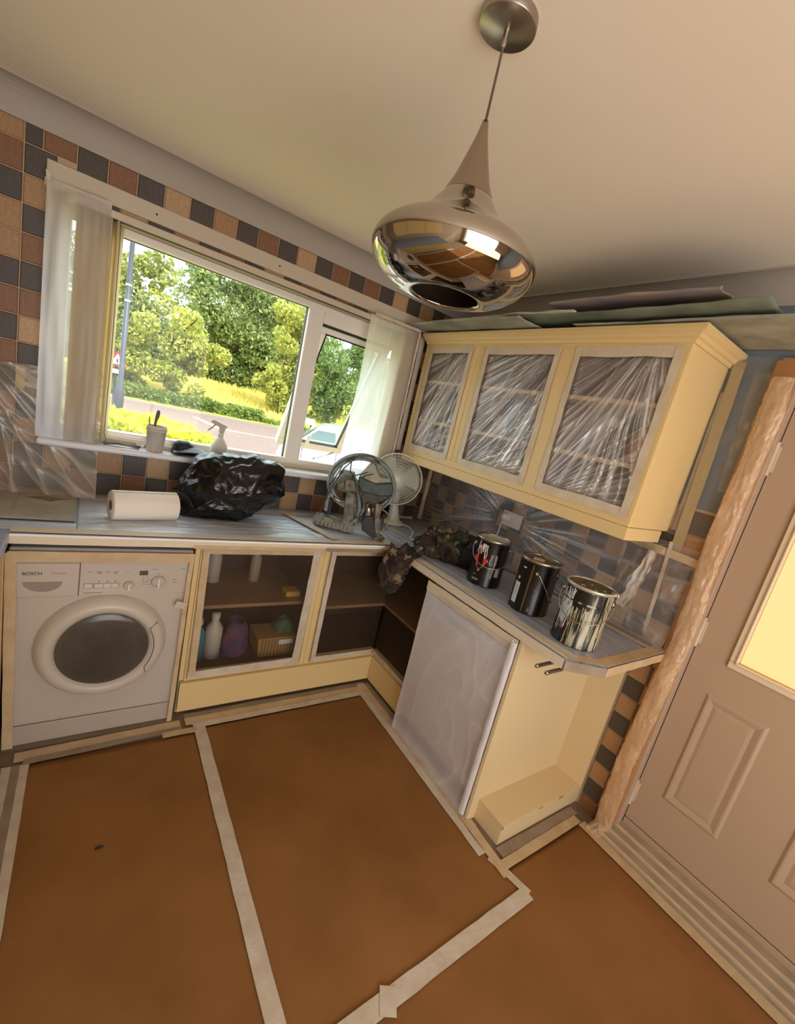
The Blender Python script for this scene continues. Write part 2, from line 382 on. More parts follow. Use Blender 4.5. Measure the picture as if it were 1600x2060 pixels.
# ================================================================== WINDOW
win = thing('window_1', None, None, (-1.31, .08, WZ0), kind='structure')
fb = MB(); Y0, Y1 = .045, .115
fb.box((WX0, Y0, WZ1 - .035), (WX1, Y1, WZ1)); fb.box((WX0, Y0, WZ0 - .01), (WX1, Y1, WZ0 + .03))
fb.box((WX0, Y0, WZ0), (WX0 + .05, Y1, WZ1)); fb.box((WX1 - .05, Y0, WZ0), (WX1, Y1, WZ1)); fb.box((-1.09, Y0, WZ0), (-1.0, Y1, WZ1))
part('window_frame', fb, WHITE, win, bev=.006)
part('frame_gasket', MB().box((WX0 + .05, .078, WZ1 - .038), (-1.09, .086, WZ1 - .034)).box((-1.0935, .078, WZ0 + .03), (-1.0895, .1, WZ1 - .034)), GASKET, win)
part('pane', MB().box((WX0 + .05, .09, WZ0 + .03), (-1.09, .094, WZ1 - .035)), GLASS, win)
part('head_rail', MB().box((-1.0, Y0, 2.025), (WX1 - .05, .075, WZ1 - .03)), WHITE, win, bev=.004)
part('frame_gasket', MB().box((-.995, .074, 2.012), (WX1 - .055, .10, 2.0245)), GASKET, win)
# top-hung sash, pushed open outwards
ang = math.radians(28); sx0, sx1 = -.992, -.49; H = .895
def sp(u, t, d):   # u along x, t down from hinge, d outward thickness
    ca, sa = math.cos(ang), math.sin(ang); return (u, .10 + t * sa + d * ca, 2.03 - t * ca + d * sa)
def sbox(mb, u0, u1, t0, t1, d0=0, d1=.055):
    v = [sp(u, t, d) for d in (d0, d1) for (u, t) in ((u0, t0), (u1, t0), (u1, t1), (u0, t1))]
    mb.add(v, [(0, 1, 2, 3), (4, 7, 6, 5), (0, 4, 5, 1), (1, 5, 6, 2), (2, 6, 7, 3), (3, 7, 4, 0)])
sb = MB(); sbox(sb, sx0, sx1, 0, .055); sbox(sb, sx0, sx1, H - .055, H); sbox(sb, sx0, sx0 + .055, .055, H - .055); sbox(sb, sx1 - .055, sx1, .055, H - .055)
sash = part('opening_sash', sb, WHITE, win, bev=.005)
g2 = MB(); sbox(g2, sx0 + .05, sx1 - .05, .05, H - .05, .022, .028); part('pane', g2, glassmat('hazy_glass', (.9, 1, .93), .03), sash)
hd = MB(); sbox(hd, -.80, -.775, H - .13, H - .02, -.025, -.006); part('window_handle', hd, WHITE, sash, bev=.006)
gk = MB(); sbox(gk, sx0 + .05, sx1 - .05, .056, .06, -.004, .02); sbox(gk, sx0 + .05, sx1 - .05, H - .062, H - .057, -.004, .02); sbox(gk, sx0 + .056, sx0 + .06, .055, H - .055, -.004, .02); sbox(gk, sx1 - .06, sx1 - .056, .055, H - .055, -.004, .02)
part('frame_gasket', gk, GASKET, sash)
part('sash_stay', MB().rod((-.9, .06, WZ0 + .05), (-.66, .3, 1.27), .006), STEEL, win)
sl = part('window_sill', MB().box((WX0 - .02, -.105, 1.137), (WX1 + .03, .05, 1.168)), M('sill_white', 'dcd9dc', .3), win, bev=.012, seg=4)
sl2 = part('sill_upstand', MB().box((WX0, .035, 1.165), (WX1, .05, WZ0 + .01)), WHITE, win)
part('outer_sill', MB().box((WX0 - .03, .115, WZ0 - .04), (WX1 + .03, .24, WZ0 - .015)), WHITE, win)

# white batten above the window
bt = solo('batten', MB().box((-2.232, -.022, 2.166), (-.10, -.0085, 2.236)), M('white_batten', 'c9b9a2', .55, bump=.05), 'long white painted wooden batten fixed across the tiles above the window', 'batten', bev=.003)
part('screw', MB().lathe([(0, -.024), (.004, -.024), (.004, -.02)], (-1.31, 0, 2.20), 10, axis='y') if False else MB().rod((-1.31, -.0235, 2.2) , (-1.31, -.02, 2.2), .004), GASKET, None).parent = None
scr = COL.objects[-1]; scr.data.transform(Matrix.Translation(-bt.location)); scr.parent = bt
part('screw', MB().rod((-1.86, -.0235, 2.2), (-1.86, -.02, 2.2), .004), GASKET, bt)

# blind: head rail, slats bunched left (and right)
bl = thing('vertical_blind', 'cream vertical blind drawn open, slats bunched left, under a white track', 'blind', (-1.25, -.05, 2.12))
part('head_rail', MB().box((-2.16, -.058, 2.112), (-.43, -.018, 2.142)), M('blind_track', 'cbbba3', .45), bl, bev=.004)
part('track_slot', MB().box((-2.14, -.05, 2.109), (-.45, -.028, 2.1125)), GASKET, bl)
def slat(x, wdt, ang, z0=1.185, z1=2.105, nm='slat', y=-.04):
    mb = MB(); c, s_ = math.cos(ang), math.sin(ang)
    def fn(u, v):
        t = (u - .5) * wdt; cur = .006 * math.cos(math.pi * (u - .5))
        return (x + t * c - cur * s_, y + t * s_ + cur * c, z0 + (z1 - z0) * v + .003 * math.sin(v * 9 + x * 60))
    mb.grid(fn, 6, 10); part(nm, mb, BLINDM, bl, sol=.0028)
for i in range(8): slat(-2.066 + i * .0118, .066, math.radians(86 + (-14 if i % 2 else 12) + random.uniform(-4, 4)))
for i in range(4): slat(-2.11 + i * .0125, .07, math.radians(55 + random.uniform(-9, 9)))
for i in range(9): slat(-.53 + i * .011, .075, math.radians(105 + random.uniform(-6, 6)))
cordb = MB().tube([(-1.985, -.06, 2.1), (-1.982, -.065, 1.6), (-1.985, -.062, 1.22), (-1.975, -.075, 1.19), (-1.99, -.09, 1.178), (-2.02, -.085, 1.175)], .002, 6)
part('cord', cordb, M('blind_cord', '7a6f5c', .7), bl)

# plastic dust sheets over the blinds
def vfold(x0, x1, z0, z1, y, amp, f, name, mat, label, cat, edge=None, nu=70, nv=60, flare=0):
    def fn(u, v):
        z = z0 + (z1 - z0) * v; xx0, xx1 = x0, x1
        if edge: xx0 = edge(v)
        x = xx0 + (xx1 - xx0) * u
        a = amp * (1 - .65 * v)
        yy = y - abs(a * (math.sin(u * f + 2 * v) * .5 + .5)) - .6 * a * nz(u * 7, v * 2.5, 3) - flare * (1 - v) ** 2
        return (x, min(yy, -.022), z)
    return solo(name, MB().grid(fn, nu, nv), mat, label, cat)
cl = vfold(-2.225, -2.02, 1.172, 2.15, -.075, .022, 9, 'plastic_curtain', FILMCUR, 'milky plastic dust sheet hanging over the bunched blind left of the window', 'plastic sheet')
def red(v): return -.74 - .02 * v if False else (-.775 + .0 if v > .75 else -.775 - (.75 - v) * .0) + .10 * math.sin(max(0, min(1, (1 - v) * 1.05)) * math.pi * .5) * .0 + (.0 if v > .6 else -(.6 - v) * .06)
cr = vfold(-.775, -.425, 1.172, 2.145, -.07, .03, 7, 'plastic_curtain', FILMCUR, 'pinkish white plastic dust sheet taped over the right end of the window', 'plastic sheet', edge=red)
# loose clear film falling from the left sheet across the tiles to the worktop
def fold(u, v):
    a = math.atan2(v + .1, u - .30); d = math.hypot(v, u - .3); a2 = math.atan2(v + .15, u + .2)
    return min(1, .75 * max(0, rid(a * 5, d * .7, 3, 1)) ** 4 + .6 * max(0, rid(a2 * 9, d, 8, 1)) ** 5 + .08)
def pos(u, v, f):
    return (-2.62 + .62 * u, -.03 - .12 * v ** 2 * (.6 + .4 * u) - .012 * f - .02 * max(0, nz(u * 3, v * 3, 2)), 1.42 - .49 * v + (.06 * u if v < .3 else 0) * (1 - v * 3.3))
foldsheet(pos, fold, 110, 80, foldfilm('loose_film', .12, .6, col='cfc2b4', rough=.3, gloss=.2), 'clear crumpled plastic film drooping across the tiles in the left corner')
def tape(mb, a, b, wdt, th=.0012, n=1, up=(0, 0, 1), wob=.0):
    """a strip of tape between two points lying on the surface with normal up"""
    A, B, U = Vector(a), Vector(b), Vector(up); d = (B - A); L_ = d.length; d.normalize(); s_ = d.cross(U).normalized(); k = max(1, int(L_ / .06)) if wob else 1
    vs = []; 
    for i in range(k + 1):
        p = A + d * (L_ * i / k); w1 = wdt / 2 + (random.uniform(-wob, wob)); w2 = wdt / 2 + random.uniform(-wob, wob)
        vs += [p - s_ * w1, p + s_ * w2, p - s_ * w1 + U * th, p + s_ * w2 + U * th]
    fs = [(0, 1, 3, 2), tuple(k * 4 + q for q in (0, 2, 3, 1))]
    for i in range(k):
        o, q = i * 4, (i + 1) * 4; fs += [(o, q, q + 1, o + 1), (o + 2, o + 3, q + 3, q + 2), (o, o + 2, q + 2, q), (o + 1, q + 1, q + 3, o + 3)]
    return mb.add(vs, fs)
def tape_thing(label, segs, mat=TAPE, group=None, wob=.0012):
    """segs: list of (a,b,width,height,up[,mat]) each a strip part"""
    c = Vector((0, 0, 0))
    for s_ in segs: c += (Vector(s_[0]) + Vector(s_[1])) / 2
    t = thing('masking_tape', label, 'tape', c / len(segs), group=group)
    g_ = random.uniform(0, .0008)
    for i_, s_ in enumerate(segs):
        A, B = Vector(s_[0]), Vector(s_[1]); up = Vector(s_[4]).normalized(); A = A + up * (s_[3] + .00035 * i_ + g_); B = B + up * (s_[3] + .00035 * i_ + g_)
        part('tape_strip', tape(MB(), A, B, s_[2], up=up, wob=wob), s_[5] if len(s_) > 5 else mat, t)
    return t
YN = (0, -1, 0); XN = (-1, 0, 0); ZN = (0, 0, 1)
tape_thing('masking tape holding the left plastic sheet along the batten and blind track', [((-2.235, -.024, 2.152), (-2.02, -.062, 2.150), .028, .012, YN), ((-2.225, -.03, 2.19), (-2.21, -.03, 2.02), .012, .02, YN)], TAPEW)
tape_thing('masking tape running down beside the wall cupboard in the corner', [((-.34, -.01, 2.14), (-.34, -.01, 1.40), .035, .0, YN), ((-.385, -.01, 2.16), (-.375, -.01, 1.42), .02, .001, YN, TAPED)], TAPEW)
tape_thing('torn piece of yellow tape on the tiles left of the window', [((-2.285, -.01, 1.445), (-2.285, -.01, 1.35), .03, .002, YN), ((-2.27, -.01, 1.375), (-2.215, -.01, 1.365), .02, .003, YN, TAPEW)], M('yellow_tape', 'cdb77c', .6))
tape_thing('masking tape edging the right plastic sheet over the window', [((-.76, -.10, 2.146), (-.43, -.10, 2.148), .016, 0, YN), ((-.432, -.10, 2.14), (-.432, -.10, 1.25), .014, 0, YN)], TAPEW)

# ================================================================== DOOR, architrave
dr = thing('door_1', None, None, (.05, -2.35, 0), kind='structure')
X0 = .045
gy0, gy1, gz0, gz1 = -2.10, -2.60, .995, 1.90
w = MB(); w.box((X0, DY0, .10), (X0 + .045, gy0, 2.06)); w.box((X0, gy1, .10), (X0 + .045, DY1, 2.06)); w.box((X0, gy0, .10), (X0 + .045, gy1, gz0)); w.box((X0, gy0, gz1), (X0 + .045, gy1, 2.06))
part('door_leaf', w, DOORW, dr)
def panel(y0, y1, z0, z1):
    mb = MB(); xs = [(0, 0), (.006, .012), (-.004, .03), (-.001, .045)]  # depth, inset
    pr = [(X0 - .0005, 0), (X0 - .007, .010), (X0 - .007, .016), (X0 + .0 - .001, .036), (X0 - .004, .05)]
    for (xa, ia), (xb, ib) in zip(pr[:-1], pr[1:]):
        A = [(xa, y0 - ia, z0 + ia), (xa, y1 + ia, z0 + ia), (xa, y1 + ia, z1 - ia), (xa, y0 - ia, z1 - ia)]
        B = [(xb, y0 - ib, z0 + ib), (xb, y1 + ib, z0 + ib), (xb, y1 + ib, z1 - ib), (xb, y0 - ib, z1 - ib)]
        mb.add(A + B, [(i, (i + 1) % 4, 4 + (i + 1) % 4, 4 + i) for i in range(4)])
    i = .05; x = X0 - .004; mb.add([(x, y0 - i, z0 + i), (x, y1 + i, z0 + i), (x, y1 + i, z1 - i), (x, y0 - i, z1 - i)], [(0, 1, 2, 3)])
    part('door_panel', mb, DOORW, dr)
panel(-2.045, -2.262, .298, .825); panel(-2.435, -2.652, .298, .825)
fr = MB()
for k, (a, b_, dpt) in enumerate(((-.03, .0, .012), (-.008, .004, .02))):
    o0, o1 = -a, -b_
    ys, ye, zs, ze = gy0 + o0 * 1, gy1 - o0, gz0 - o0, gz1 + o0
    iy0, iy1, iz0, iz1 = gy0 + b_ * 0, gy1, gz0, gz1
    fr.box((X0 - dpt, ys, zs), (X0, ye, gz0 + .0)); fr.box((X0 - dpt, ys, gz1), (X0, ye, ze)); fr.box((X0 - dpt, ys, gz0), (X0, gy0, gz1)); fr.box((X0 - dpt, gy1, gz0), (X0, ye, gz1))
part('glazing_bead', fr, M('bead_white', 'e6d2b4', .25), dr, bev=.004)
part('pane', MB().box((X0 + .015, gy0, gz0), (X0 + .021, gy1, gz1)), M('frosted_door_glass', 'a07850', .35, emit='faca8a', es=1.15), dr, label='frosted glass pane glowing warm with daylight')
jb = MB().box((.0, DY0 + .03, 0), (.12, DY0 + .004, 2.10)).box((0, DY0 + .004, 2.066), (.12, DY1, 2.10)).box((0, DY1 - .03, 0), (.12, DY1 - .004, 2.10)).box((.04, DY0, 0), (.14, DY1, .095))
part('door_frame', jb, DOORW, dr, bev=.003)
part('door_gap', MB().box((X0 + .003, DY0 + .0035, .095), (X0 + .02, DY0 + .0003, 2.06)).box((X0 + .003, DY0, .0955), (X0 + .02, DY1, .0995)), GASKET, dr)
for z in (1.78, 1.05, .24):
    part('hinge', MB().box((X0 - .013, DY0 - .012, z - .05), (X0 - .001, DY0 + .012, z + .05)).rod((X0 - .014, DY0 + .002, z - .065), (X0 - .014, DY0 + .002, z + .065), .008), M('hinge_white', 'cbb79f', .4), dr, bev=.002)
ar = part('trim_3', MB().box((-.02, -1.853, 0), (.002, -1.93, 2.13)).box((-.02, -1.868, 2.075), (.002, -2.84, 2.14)), WOOD, bev=.004); ar['kind'] = 'structure'
# bunched film over the architrave
def roll(name, zs, yc, r0, label, mat, xoff=-.045, seed=0, amp=.35, n=44, rows=420):
    def fn(u, v):
        z = zs[0] + (zs[1] - zs[0]) * v; a = 2 * math.pi * u
        r = r0 * (1 + amp * rid(math.cos(a) * 1.3 + seed, math.sin(a) * 1.3, z * 6, 1.2) * .4 + .25 * nz(z * 2.2, seed, 1) + .20 * rid(math.cos(a) * 2 + z * 9, math.sin(a) * 2, z * 16, 1) + .14 * rid(math.cos(a) * 4, math.sin(a) * 4 + z * 30, z * 34, 1))
        return (xoff + .5 * r * math.cos(a) , yc + .02 * nz(z * 1.5, seed) + r * math.sin(a), z)
    return solo(name, MB().grid(fn, n, rows), mat, label, 'plastic sheet')
roll('plastic_sheet', (.03, 2.06), -1.905, .029, 'bunched plastic film rolled down along the door frame, tinted peach for the door light', FILMPEACH)
def fn(u, v):
    y = -1.80 - .13 * u; z = 1.62 + .46 * v
    return (-.02 - .03 * math.sin(math.pi * v) * u - .012 * rid(u * 2, v * 5, 1), y - .03 * (1 - v), z)
solo('plastic_sheet', MB().grid(fn, 24, 50), film('loose_film_top', .12, .4, 9, (1, 3, 2), (.6, 0, 0), col='e8cda8', rough=.25, gloss=.3), 'loose crinkled film gathered at the top of the door frame', 'plastic sheet')
def fn(u, v):
    y = -1.70 - .19 * u; z = 1.40 + .74 * v
    return (-.016 - .006 * rid(u * 3, v * 4, 2), y, z)
solo('plastic_sheet', MB().grid(fn, 24, 60), film('blue_wall_film', .14, .2, 8, (1, 1, 1), col='cfc6b8', rough=.35, gloss=.2), 'thin plastic film over the blue wall beside the cupboard', 'plastic sheet')
tape_thing('masking tape running down the wall beside the end of the cupboard', [((-.005, -1.735, 2.12), (-.005, -1.76, 1.33), .045, .010, XN), ((-.005, -1.712, 2.0), (-.005, -1.722, 1.42), .014, .008, XN, TAPED), ((-.005, -1.74, 1.37), (-.005, -1.765, .95), .016, .022, XN, TAPEW)], M('ochre_tape', 'aa966c', .6, bump=.2, bs=50))
tape_thing('masking tape along the top of the wall tiles beside the door frame', [((-.005, -1.42, 1.33), (-.005, -1.86, 1.315), .035, .018, XN)], TAPE)

# ================================================================== WORKTOP and base units
ZT, ZU = .916, .876
pts = [(-2.24, -.622), (-2.24, -2.4), (XL, -2.4), (XL, -.002), (-.002, -.002), (-.002, -1.872), (-.50, -1.872), (-.632, -1.785), (-.632, -.622)]
wt = solo('worktop', MB().prism([(x, y, ZU) for x, y in pts[::-1]], (0, 0, ZT - ZU)), BLUEGREY, 'U-shaped kitchen worktop tinted with reflected sky, sealed with film and masking tape', 'worktop', bev=.006)
NT = .003
tape_thing('cream masking tape along the front edge of the worktop below the window', [
    ((-2.24, -.595, ZT), (-.64, -.595, ZT), .05, .004, ZN), ((-2.24, -.626, .897), (-.63, -.626, .897), .036, .001, YN), ((-1.66, -.627, .884), (-1.02, -.627, .884), .015, .002, YN, TAPE), ((-1.05, -.628, .886), (-.66, -.628, .886), .017, .003, YN, TAPED)], M('pale_edge_tape', 'dccbb0', .35, bump=.15, bs=50))
tape_thing('pale layered tape along the dishwasher side worktop edge', [
    ((-.607, -.70, ZT), (-.607, -1.79, ZT), .05, .004, ZN), ((-.634, -.70, .897), (-.634, -1.785, .897), .038, .001, XN), ((-.600, -1.2, ZT), (-.588, -1.80, ZT), .035, .006, ZN, TAPEW)], M('pale_edge_tape_right', 'dccdb6', .35, bump=.15, bs=50))
tape_thing('cream and grey tape around the clipped corner of the worktop end', [
    ((-.612, -1.775, ZT), (-.492, -1.852, ZT), .045, .004, ZN), ((-.50, -1.852, ZT), (-.02, -1.852, ZT), .05, .005, ZN), ((-.50, -1.8745, .897), (-.004, -1.8745, .897), .036, .001, YN),
    ((-.632 - .002, -1.787 - .002, .895), (-.502, -1.875, .895), .038, .0005, (-.549, -.836, 0), TAPED)], TAPE)
tape_thing('tape along the back of the worktop where the wall film meets it', [((-.06, -.1, ZT), (-.055, -1.85, ZT), .045, .003, ZN), ((-.10, -1.25, ZT), (-.09, -1.84, ZT), .03, .004, ZN, TAPEW)], TAPED)
tape_thing('wide cream tape along the back of the worktop under the window', [((-2.7, -.09, ZT), (-2.08, -.085, ZT), .09, .003, ZN), ((-2.1, -.075, ZT), (-1.62, -.07, ZT), .04, .004, ZN), ((-1.10, -.14, ZT), (-.98, -.58, ZT), .05, .012, ZN, TAPEW)], TAPE)

solo('edge_glint', MB().tube([(-2.24, -.6265, .9105), (-1.6, -.6275, .9105), (-.70, -.6265, .9105)], .0055, 10), M('glint_film', 'fbf6f0', .25), 'taut film edge along the front of the window worktop, its glint painted white', 'plastic sheet')  # window highlight on the wrapped edge, built as a white tube
# wrinkled film over the worktop
def topfilm(x0, x1, y0, y1, z, along, amp, name, mat, label, nu, nv):
    def fn(u, v):
        x = x0 + (x1 - x0) * u; y = y0 + (y1 - y0) * v
        q = (x, y * 6) if along == 'x' else (x * 6, y)
        h = amp * (max(0, rid(q[0] * 1.6, q[1] * 1.6, 2)) ** 2 + .5 * max(0, rid(q[0] * 3, q[1] * 3.3, 5)) ** 3)
        e = min(u, 1 - u, v, 1 - v) * 12
        return (x, y, z + .0015 + h * min(1, e))
    return solo(name, MB().grid(fn, nu, nv), mat, label, 'plastic sheet')
topfilm(-2.055, -1.06, -.565, -.06, ZT, 'x', .007, 'plastic_sheet', FILMTOP, 'wrinkled film tinted with sky reflection on the worktop under the paper roll and bag', 110, 60)
topfilm(-1.06, -.62, -.565, -.06, ZT, 'x', .006, 'plastic_sheet', FILMTOP, 'wrinkled film tinted with sky reflection on the worktop under the paint sprayer', 50, 60)
topfilm(-.62, -.03, -.60, -.03, ZT, 'y', .005, 'plastic_sheet', FILMTOP2, 'grey-white wrinkled film in the worktop corner under the fan', 60, 60)
topfilm(-.585, -.08, -1.83, -.60, ZT, 'y', .006, 'plastic_sheet', FILMTOP2, 'grey-white wrinkled film on the worktop under the paint tins', 60, 110)
topfilm(-2.36, -2.06, -.585, -.49, ZT, 'x', .006, 'plastic_sheet', FILMTOP, 'narrow strip of wrinkled film on the worktop in front of the printed board', 40, 16)
# patched board at the far left
bd = thing('board', 'flat off-white board of patched card with brown torn marks lying on the worktop', 'board', (-2.2, -.28, ZT))
BM = M('board_card', 'a99f8c', .6, col2='978c78', ns=7)
part('panel', MB().box((-2.5, -.475, ZT + .004), (-2.065, -.12, ZT + .012)), BM, bd, bev=.002)
for (a, b_, c_, d_) in ((-2.49, -.46, -2.262, -.285), (-2.255, -.465, -2.075, -.24), (-2.258, -.23, -2.08, -.13), (-2.49, -.28, -2.262, -.135)):
    part('panel', MB().box((a, b_, ZT + .012), (c_, d_, ZT + .0135)), M('board_patch', 'b0a893', .55, col2='9a917d', ns=5), bd)
tm = MB()
pl = [(-2.24, -.20), (-2.17, -.175), (-2.12, -.19), (-2.085, -.185), (-2.11, -.205), (-2.14, -.225), (-2.15, -.25), (-2.18, -.225), (-2.21, -.215)]
tm.prism([(x, y, ZT + .0135) for x, y in pl[::-1]], (0, 0, .0008)); part('torn_mark', tm, M('brown_tear', '6b5845', .7, col2='8c7a62', ns=40), bd)

def carc(name, label, cat, x0, x1, y0, y1, z0, z1, th=.018, face=None):
    return None
# --- washing machine
wm = thing('washing_machine', 'white front-loading washing machine masked with film and tape under the worktop', 'washing machine', (-1.946, -.3, 0))
YW = -.59
part('casing', MB().box((-2.245, -.05, .012), (-1.648, YW + .004, .85)), APPL, wm, bev=.008)
part('control_panel', MB().box((-2.232, YW + .006, .655), (-1.662, YW - .006, .80)), M('panel_white', 'c4b7aa', .4), wm, bev=.004)
dwr = part('detergent_drawer', MB().box((-2.228, YW - .004, .662), (-2.040, YW - .012, .796)), M('drawer_white', 'c4b7aa', .4), wm, bev=.003)
dp = [(-2.203 + .115 * .5 * (1 + math.cos(a)) , YW - .0125, .722 + .040 * math.sin(a)) for a in [math.pi + math.pi * i / 16 for i in range(17)]]
part('drawer_recess', MB().prism(dp, (0, -.0012, 0)), M('recess_grey', '8d8078', .5), dwr)
part('panel_gap', MB().box((-2.0395, YW - .0066, .657), (-2.0365, YW - .0045, .797)), GASKET, wm)
def text(body, size, loc, mat, parent, rot=(math.pi / 2, 0, 0), name='lettering', ext=.0004, bold=False, sx=1):
    cu = D.curves.new(name, 'FONT'); cu.body = body; cu.size = size; cu.extrude = ext; cu.align_x = 'LEFT'
    if bold: cu.offset = size * .018
    o = D.objects.new(name, cu); COL.objects.link(o)
    dg = bpy.context.evaluated_depsgraph_get(); me = D.meshes.new_from_object(o.evaluated_get(dg)); COL.objects.unlink(o); D.objects.remove(o)
    from mathutils import Euler
    me.transform(Matrix.Translation(loc) @ Euler(rot).to_matrix().to_4x4() @ Matrix.Diagonal((sx, 1, 1, 1)))
    if not any_local(parent): me.transform(Matrix.Translation(-base_off(parent)))
    me.materials.clear(); me.materials.append(mat); q = D.objects.new(name, me); COL.objects.link(q); q.parent = parent; return q
INK = M('ink_dark', '2c2420', .6); INKG = M('ink_grey', '7d6f66', .6); INKL = M('ink_light', '9a8c80', .6)
text('BOSCH', .0165, (-2.205, YW - .0128, .750), INK, dwr, bold=True, sx=1.05)
text('Classixx', .013, (-2.124, YW - .0128, .752), INKL, dwr, sx=1.1)
for i, (x0, x1) in enumerate(((-2.022, -1.997), (-1.990, -1.962), (-1.960, -1.936), (-1.934, -1.911))):
    part('push_button', MB().box((x0, YW - .006, .690), (x1, YW - .0095, .708)), M('button_white', 'd3c7bd', .4), wm, bev=.002)
    if i: part('indicator_light', MB().rod(((x0 + x1) / 2, YW - .006, .717), ((x0 + x1) / 2, YW - .0075, .717), .0022), INK, wm)
btn = MB()
for x0, x1 in ((-2.0235, -1.9955), (-1.9915, -1.9095)):
    for a, b_ in (((x0, .6885), (x1, .6895)), ((x0, .7085), (x1, .7095)), ((x0, .6885), (x0 + .001, .7095)), ((x1 - .001, .6885), (x1, .7095))):
        btn.box((a[0], YW - .006, a[1]), (b_[0], YW - .0066, b_[1]))
part('button_outline', btn, INKG, wm)
for x, r, h in ((-1.876, .017, .698), (-1.772, .024, .712)):
    kb = MB().lathe([(0, -.006), (r * 1.15, -.006), (r, -.012), (r * .95, -.018), (0, -.019)], (x, YW, h), 24, axis='y')
    k = part('dial', kb, M('dial_white', 'cbbfb3', .4), wm)
    part('dial_grip', MB().box((x - .005, YW - .019, h - r * .9), (x + .005, YW - .031, h + r * .9)), M('grip_white', 'ddd3c8', .35), k, bev=.003)
part('display', MB().box((-1.842, YW - .006, .742), (-1.812, YW - .0085, .762)), M('display_black', '181c1c', .2), wm, bev=.001)
tk = MB()
for i in range(13):
    a = math.radians(-40 + i * 22); rr = .037
    tk.box((-1.772 + rr * math.cos(a) - .0015, YW - .006, .712 + rr * math.sin(a) - .0008), (-1.772 + rr * math.cos(a) + .003, YW - .0064, .712 + rr * math.sin(a) + .0008))
for i in range(4): tk.box((-1.829, YW - .006, .700 + i * .0105), (-1.8255, YW - .0066, .7035 + i * .0105)); tk.box((-1.822, YW - .006, .7005 + i * .0105), (-1.808, YW - .0064, .7022 + i * .0105))
for x0, z, w_ in ((-2.012, .757, .012), (-1.985, .757, .018), (-1.985, .751, .016), (-1.955, .757, .013), (-1.93, .757, .014), (-1.93, .751, .01), (-1.888, .757, .01), (-1.80, .766, .026), (-1.69, .77, .016), (-1.805, .72, .014), (-1.80, .70, .012), (-1.72, .72, .016), (-1.72, .706, .02), (-2.024, .668, .06)):
    tk.box((x0, YW - .006, z), (x0 + w_, YW - .0064, z + .002))
part('printed_marks', tk, INKG, wm)
# porthole door
cx, cz = -1.942, .428
dpf = [(0.118, .0), (.152, -.018), (.165, -.036), (.172, -.044), (.190, -.046), (.205, -.040), (.219, -.020), (.226, .0)]
pdoor = part('porthole_door', MB().lathe(dpf, (cx, YW, cz), 64, axis='y'), M('ring_white', 'c9bcae', .35), wm)
bowl = [(.158, -.012), (.158, -.02), (.145, -.006), (.115, .02), (.06, .04), (0.0001, .045)]
part('glass_bowl', MB().lathe([(.1585, -.032), (.155, -.034), (.12, -.040), (.06, -.044), (.0001, -.045)], (cx, YW, cz), 48, axis='y'), DARKGLASS, pdoor)
hg = []
for i in range(13):
    a = math.radians(-33 + 62 * i / 12); hg.append((cx + .176 * math.cos(a), YW - .0475, cz + .176 * math.sin(a)))
part('handle_groove', MB().tube(hg, .0016, 6).rod(hg[0], (cx + .19 * math.cos(math.radians(-36)), YW - .046, cz + .205 * math.sin(math.radians(-36))), .0016).rod(hg[-1], (cx + .214 * math.cos(math.radians(32)), YW - .040, cz + .214 * math.sin(math.radians(32))), .0016), GASKET, pdoor)
part('kick_panel', MB().box((-2.243, YW + .004, .01), (-1.65, YW - .002, .098)), M('kick_white', 'b9ab9c', .45), wm, bev=.003)
part('kick_gap', MB().box((-2.22, YW - .0004, .0985), (-1.67, YW - .0012, .1005)), GASKET, wm)
def fn(u, v):
    x = -2.243 + .592 * u; z = .005 + .84 * v; d = math.hypot(x - cx, z - cz)
    o = .050 if d < .2 else max(.018, .05 - (d - .2) * .5)
    return (x, YW - o - .004 - .002 * nz(u * 3, v * 3, 1), z)
solo('plastic_sheet', MB().grid(fn, 60, 80), FILMW, 'thin film taped over the front of the washing machine', 'plastic sheet')
tape_thing('tan masking tape around the washing machine front', [((-2.245, YW, .826), (-1.65, YW, .826), .042, .024, YN), ((-2.235, YW, .84), (-2.225, YW, .02), .032, .024, YN), ((-1.657, YW, .845), (-1.665, YW, .01), .018, .024, YN), ((-1.70, YW, .615), (-1.655, YW, .60), .03, .027, YN, TAPEW)], TAPE)

# --- base unit under the window (left), corner units, plinths
def cab(name, label, x0, x1, y0, y1, z0, z1, front, openings, shelves, parts=True, back=True):
    pass
bu = thing('base_cabinet', 'cream base cupboard beside the washing machine with its doors off and film over the opening', 'cabinet', (-1.3, -.3, 0))
part('side_panel', MB().box((-1.632, -.02, 0), (-1.612, -.545, .872)), CREAM, bu, bev=.001)
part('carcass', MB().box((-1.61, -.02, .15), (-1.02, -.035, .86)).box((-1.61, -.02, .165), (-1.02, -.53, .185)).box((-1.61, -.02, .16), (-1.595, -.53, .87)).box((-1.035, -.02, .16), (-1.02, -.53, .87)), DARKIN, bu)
part('face_frame', MB().box((-1.612, -.53, .832), (-1.0105, -.556, .874)).box((-1.612, -.53, .215), (-1.585, -.556, .832)).box((-1.055, -.53, .215), (-1.0105, -.556, .832)).box((-1.612, -.53, .168), (-1.0105, -.556, .215)), CREAM, bu, bev=.002)
part('shelf', MB().box((-1.595, -.03, .515), (-1.035, -.49, .533)), CARC, bu)
part('plinth', MB().box((-1.63, -.56, .022), (-.567, -.578, .176)), CREAM, bu, bev=.001)
cu_ = thing('base_cabinet', 'cream corner base cupboard with open L-shaped shelves at the inner corner', 'cabinet', (-.6, -.5, 0))
